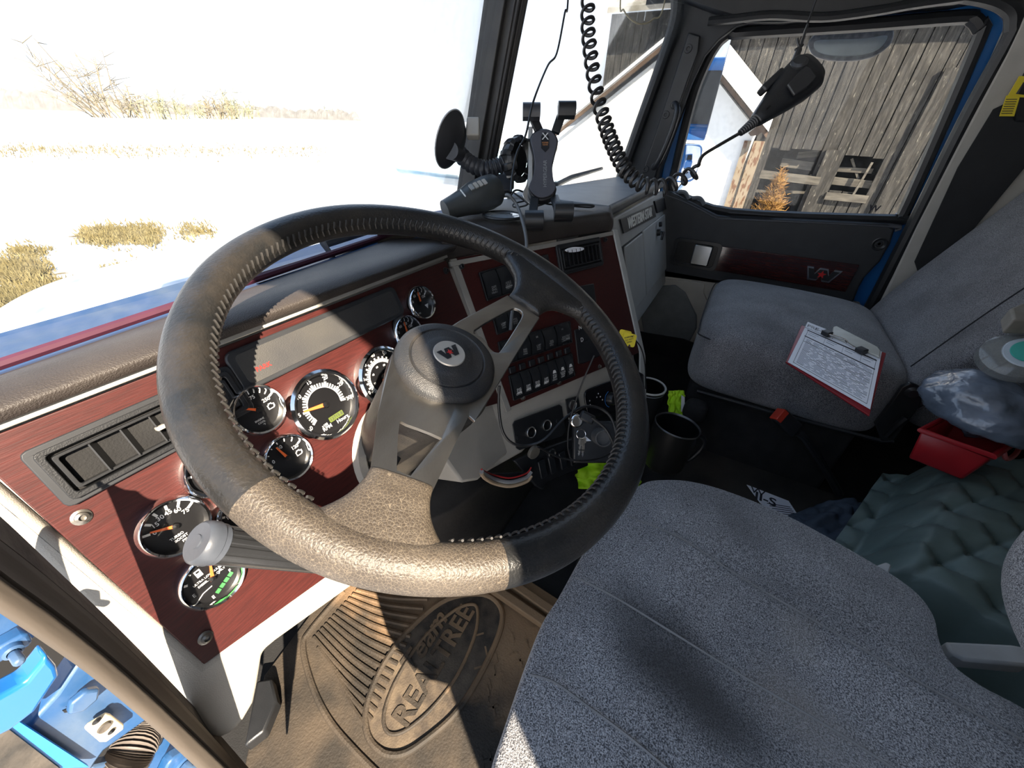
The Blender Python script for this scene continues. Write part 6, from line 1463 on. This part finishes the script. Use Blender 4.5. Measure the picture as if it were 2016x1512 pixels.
for (ya, yb, za, zb, dx) in ((-.72, -.06, -.50, -.41, -.02), (-1.30, -.60, -.50, -.42, .06), (-.60, -.25, -.36, -.27, .12), (-.62, -.40, -.24, -.17, .2), (-1.2, -.86, -.36, -.31, .1), (-.66, -.08, -.66, -.63, .25)):
    MB().box(V((XB + dx, (ya + yb) / 2, (za + zb) / 2)), XA * .02, YA * ((yb - ya) / 2) + ZA * rnd.uniform(-.02, .02), ZA * ((zb - za) / 2)).build('beam', BEAM, bar)
for (a_, b_) in (((XB - .02, -1.14, -.24), (XB - .02, -1.10, -.66)), ((XB + .1, -.95, -.22), (XB + .1, -1.10, -.42)), ((XB + .2, -.3, -.7), (XB + .2, -.5, -1.3))):
    MB().tube([a_, b_], .016, 4).build('brace', BEAM, bar)
MB().abox((XB - .035, -1.26, -.66), (XB + .0, -.84, -.58)).build('sill_board', BEAM, bar)
MB().abox((XB - .04, -1.45, -1.7), (XB - .01, -1.36, .6)).build('batten', BW, bar)
MB().abox((XB - .035, -.78, -1.7), (XB - .005, -.66, -.14)).build('batten', BW, bar)
MB().abox((XB - .035, -.08, -1.7), (XB - .005, .02, .05)).build('batten', BW, bar)
# debris on the barn floor
db_ = (MB().grid(lambda a, b_: V((XB + .05 + .4 * a, -.1 - .6 * b_, -1.1 + .28 * noise.noise(V((a * 5, b_ * 6, 2)))) ), 30, 30).build('rubble', mat('old rubble', (.02, .018, .016), .9, c2=(.12, .11, .10), scale=20, bump=1, bscale=30, thr=(.5, .62)), bar, solid=.3, kind='stuff'))
# snow dusted eave overhang that throws the dark band
MB().prism([(XB - .22, -3.6, 1.17), (XB - .22, 2.2, 1.17), (XB + 3, 2.2, 2.4), (XB + 3, -3.6, 2.4)], (0, 0, .05)).build('roof', mat('pale barn roof', (.16, .145, .11), .8, c2=(.3, .29, .26), scale=4), bar)
# ochre evergreen at the wall foot
ev = thing('evergreen_sapling', onX(1510, 405, 6.1), 'small orange tinted evergreen sapling in front of the barn opening', 'sapling')
rnd = random.Random(4); mb = MB(); base = onX(1508, 425, 6.1); hh = .42
for k in range(420):
    z = rnd.random() ** 1.2; r = (.22 * (1 - z) + .02); a = rnd.uniform(0, 2 * math.pi); p = base + ZA * (z * hh); q = p + V((math.cos(a) * r, math.sin(a) * r, rnd.uniform(.02, .12))) * rnd.uniform(.5, 1); mb.tube([p, q], [.004, .0015], 3)
    for j in range(4):
        s_ = p.lerp(q, rnd.uniform(.3, 1)); mb.tube([s_, s_ + V((rnd.gauss(0, .03), rnd.gauss(0, .03), rnd.uniform(0, .05)))], [.003, .001], 3)
mb.build('foliage', mat('ochre needles', (.17, .075, .009), .8, c2=(.22, .12, .022), scale=20), ev)

# white gabled shed between the barn and the truck
XS = 4.5
SW = mat('white metal siding', (.80, .80, .78), .6, c2=(.74, .73, .70), scale=3)
sh = thing('white_shed', (XS, .8, GZ), 'white gabled shed with brown roof edge standing before the barn', 'shed')
rp, rl, rrr = (XS, .82, .60), (XS, 1.60, .26), (XS, -.02, -.02)
rg0 = V(onX(1350, 60, XS)); lf0 = V(onX(1100, 262, XS)); rt0 = V(onX(1512, 262, XS))
MB().prism([V((XS, lf0.y, GZ)), lf0 + V((0, 0, -.05)), rg0 + V((0, 0, -.05)), rt0 + V((0, .10, .02)), V((XS, rt0.y + .16, -.6)), V((XS, rt0.y + .16, GZ))], (.9, 0, 0)).build('siding', SW, sh)
RF = mat('brown fascia', (.10, .06, .035), .8, c2=(.06, .035, .02), scale=10)
RW = mat('snowy roof', (.84, .84, .84), .7)
for a_, b_ in ((rg0, lf0), (rg0, rt0)):
    MB().prism([a_ + V((-.12, 0, .0)), b_ + V((-.12, 0, .0)), b_ + V((-.12, 0, -.035)), a_ + V((-.12, 0, -.035))], (.03, 0, 0)).build('fascia', RF, sh)
    MB().prism([a_ + V((-.14, 0, .01)), b_ + V((-.14, 0, .01)), b_ + V((1.9, 0, .25)), a_ + V((1.9, 0, .25))], (0, 0, .03)).build('roof', RW, sh)
yc = rt0.y + .16
MB().abox((XS - .03, yc - .055, GZ), (XS + .0, yc + .0, -.06)).build('corner_board', mat('tan corner board', (.20, .16, .11), .8, c2=(.10, .045, .02), scale=14, stretch=(3, 3, 1), thr=(.5, .6)), sh)
MB().abox((XS + .0, yc - .16, GZ), (XS + .02, yc - .075, -.06)).build('corner_board', mat('tan corner board', (.42, .33, .24), .8), sh)
MB().prism([onX(x, y, XS - .05) for x, y in ((1473, 262), (1486, 252), (1512, 240), (1512, 252), (1492, 266), (1478, 268))], (.06, 0, 0)).build('eave_end', RF, sh)

# fence posts and small pale blue tank beyond the hood
for k, (x, y0, y1, lab) in enumerate(((981, 272, 312, 'weathered fence post seen left of the phone holder'), (1044, 268, 300, 'weathered fence post partly behind the phone holder'), (1103, 285, 320, 'weathered fence post right of the phone holder'))):
    b_ = onX(x, y1 + 10, 9.0); tp = onX(x, y0, 9.0)
    b_ = V((tp.x, tp.y, GZ))
    o = MB().box((b_ + tp) / 2, XA * .05, YA * .05, (tp - b_) / 2).build('fence_post', mat('old post', (.30, .28, .22), .9, c2=(.45, .42, .35), scale=12)); tag(o, lab, 'fence post', 'fence posts beyond the hood')
fp_ = thing('fender_top', onX(1000, 350, 3.0), 'pale blue right fender of the truck seen past the phone holder', 'fender')
MB().prism(spline([onY(x, y, 1.5) for x, y in ((905, 352), (935, 312), (1000, 300), (1090, 300), (1110, 318), (1112, 350), (1080, 372), (1000, 378))], 3, closed=True), (0, .5, 0)).build('fender', mat('pale blue fender', (.35, .62, .78), .3, c2=(.75, .85, .9), scale=6, coat=.3), fp_, bevel=.02)  # pale blue mottled toward near-white, lighter than the truck paint

# another blue truck parked behind, seen in the mirror
TX = -1.55
bt_ = thing('parked_truck', (2.1, -6, GZ), 'blue truck parked behind, visible in the side mirror glass', 'truck')
MB().prism([(3.4 + TX, -6, GZ + .9), (3.4 + TX, -6, GZ + 1.9), (3.4 + TX, -7.2, GZ + 2.1), (3.4 + TX, -7.3, GZ + 3.2), (3.4 + TX, -9, GZ + 3.3), (3.4 + TX, -9, GZ + .9)], (1.6, 0, 0)).build('cab', BLUE, bt_, bevel=.06)
MB().prism([(3.5 + TX, -7.15, GZ + 2.2), (4.9 + TX, -7.15, GZ + 2.2), (4.8 + TX, -7.22, GZ + 3.0), (3.6 + TX, -7.22, GZ + 3.0)], (0, .05, 0)).build('windshield', DIAL, bt_)
MB().abox((3.5 + TX, -6.1, GZ + .45), (4.9 + TX, -5.95, GZ + .8)).build('bumper', CHROME, bt_, bevel=.03)
for x in (3.45 + TX, 4.95 + TX): MB().cyl((x, -6.6, GZ + .5), (x + (.3 if x < 4 + TX else -.3), -6.6, GZ + .5), .5, seg=28).build('wheel', RUBBER, bt_, bevel=.02)
MB().cyl((3.35 + TX, -7.5, GZ + 1.2), (3.35 + TX, -7.5, GZ + 4.0), .07).build('exhaust_stack', CHROME, bt_)
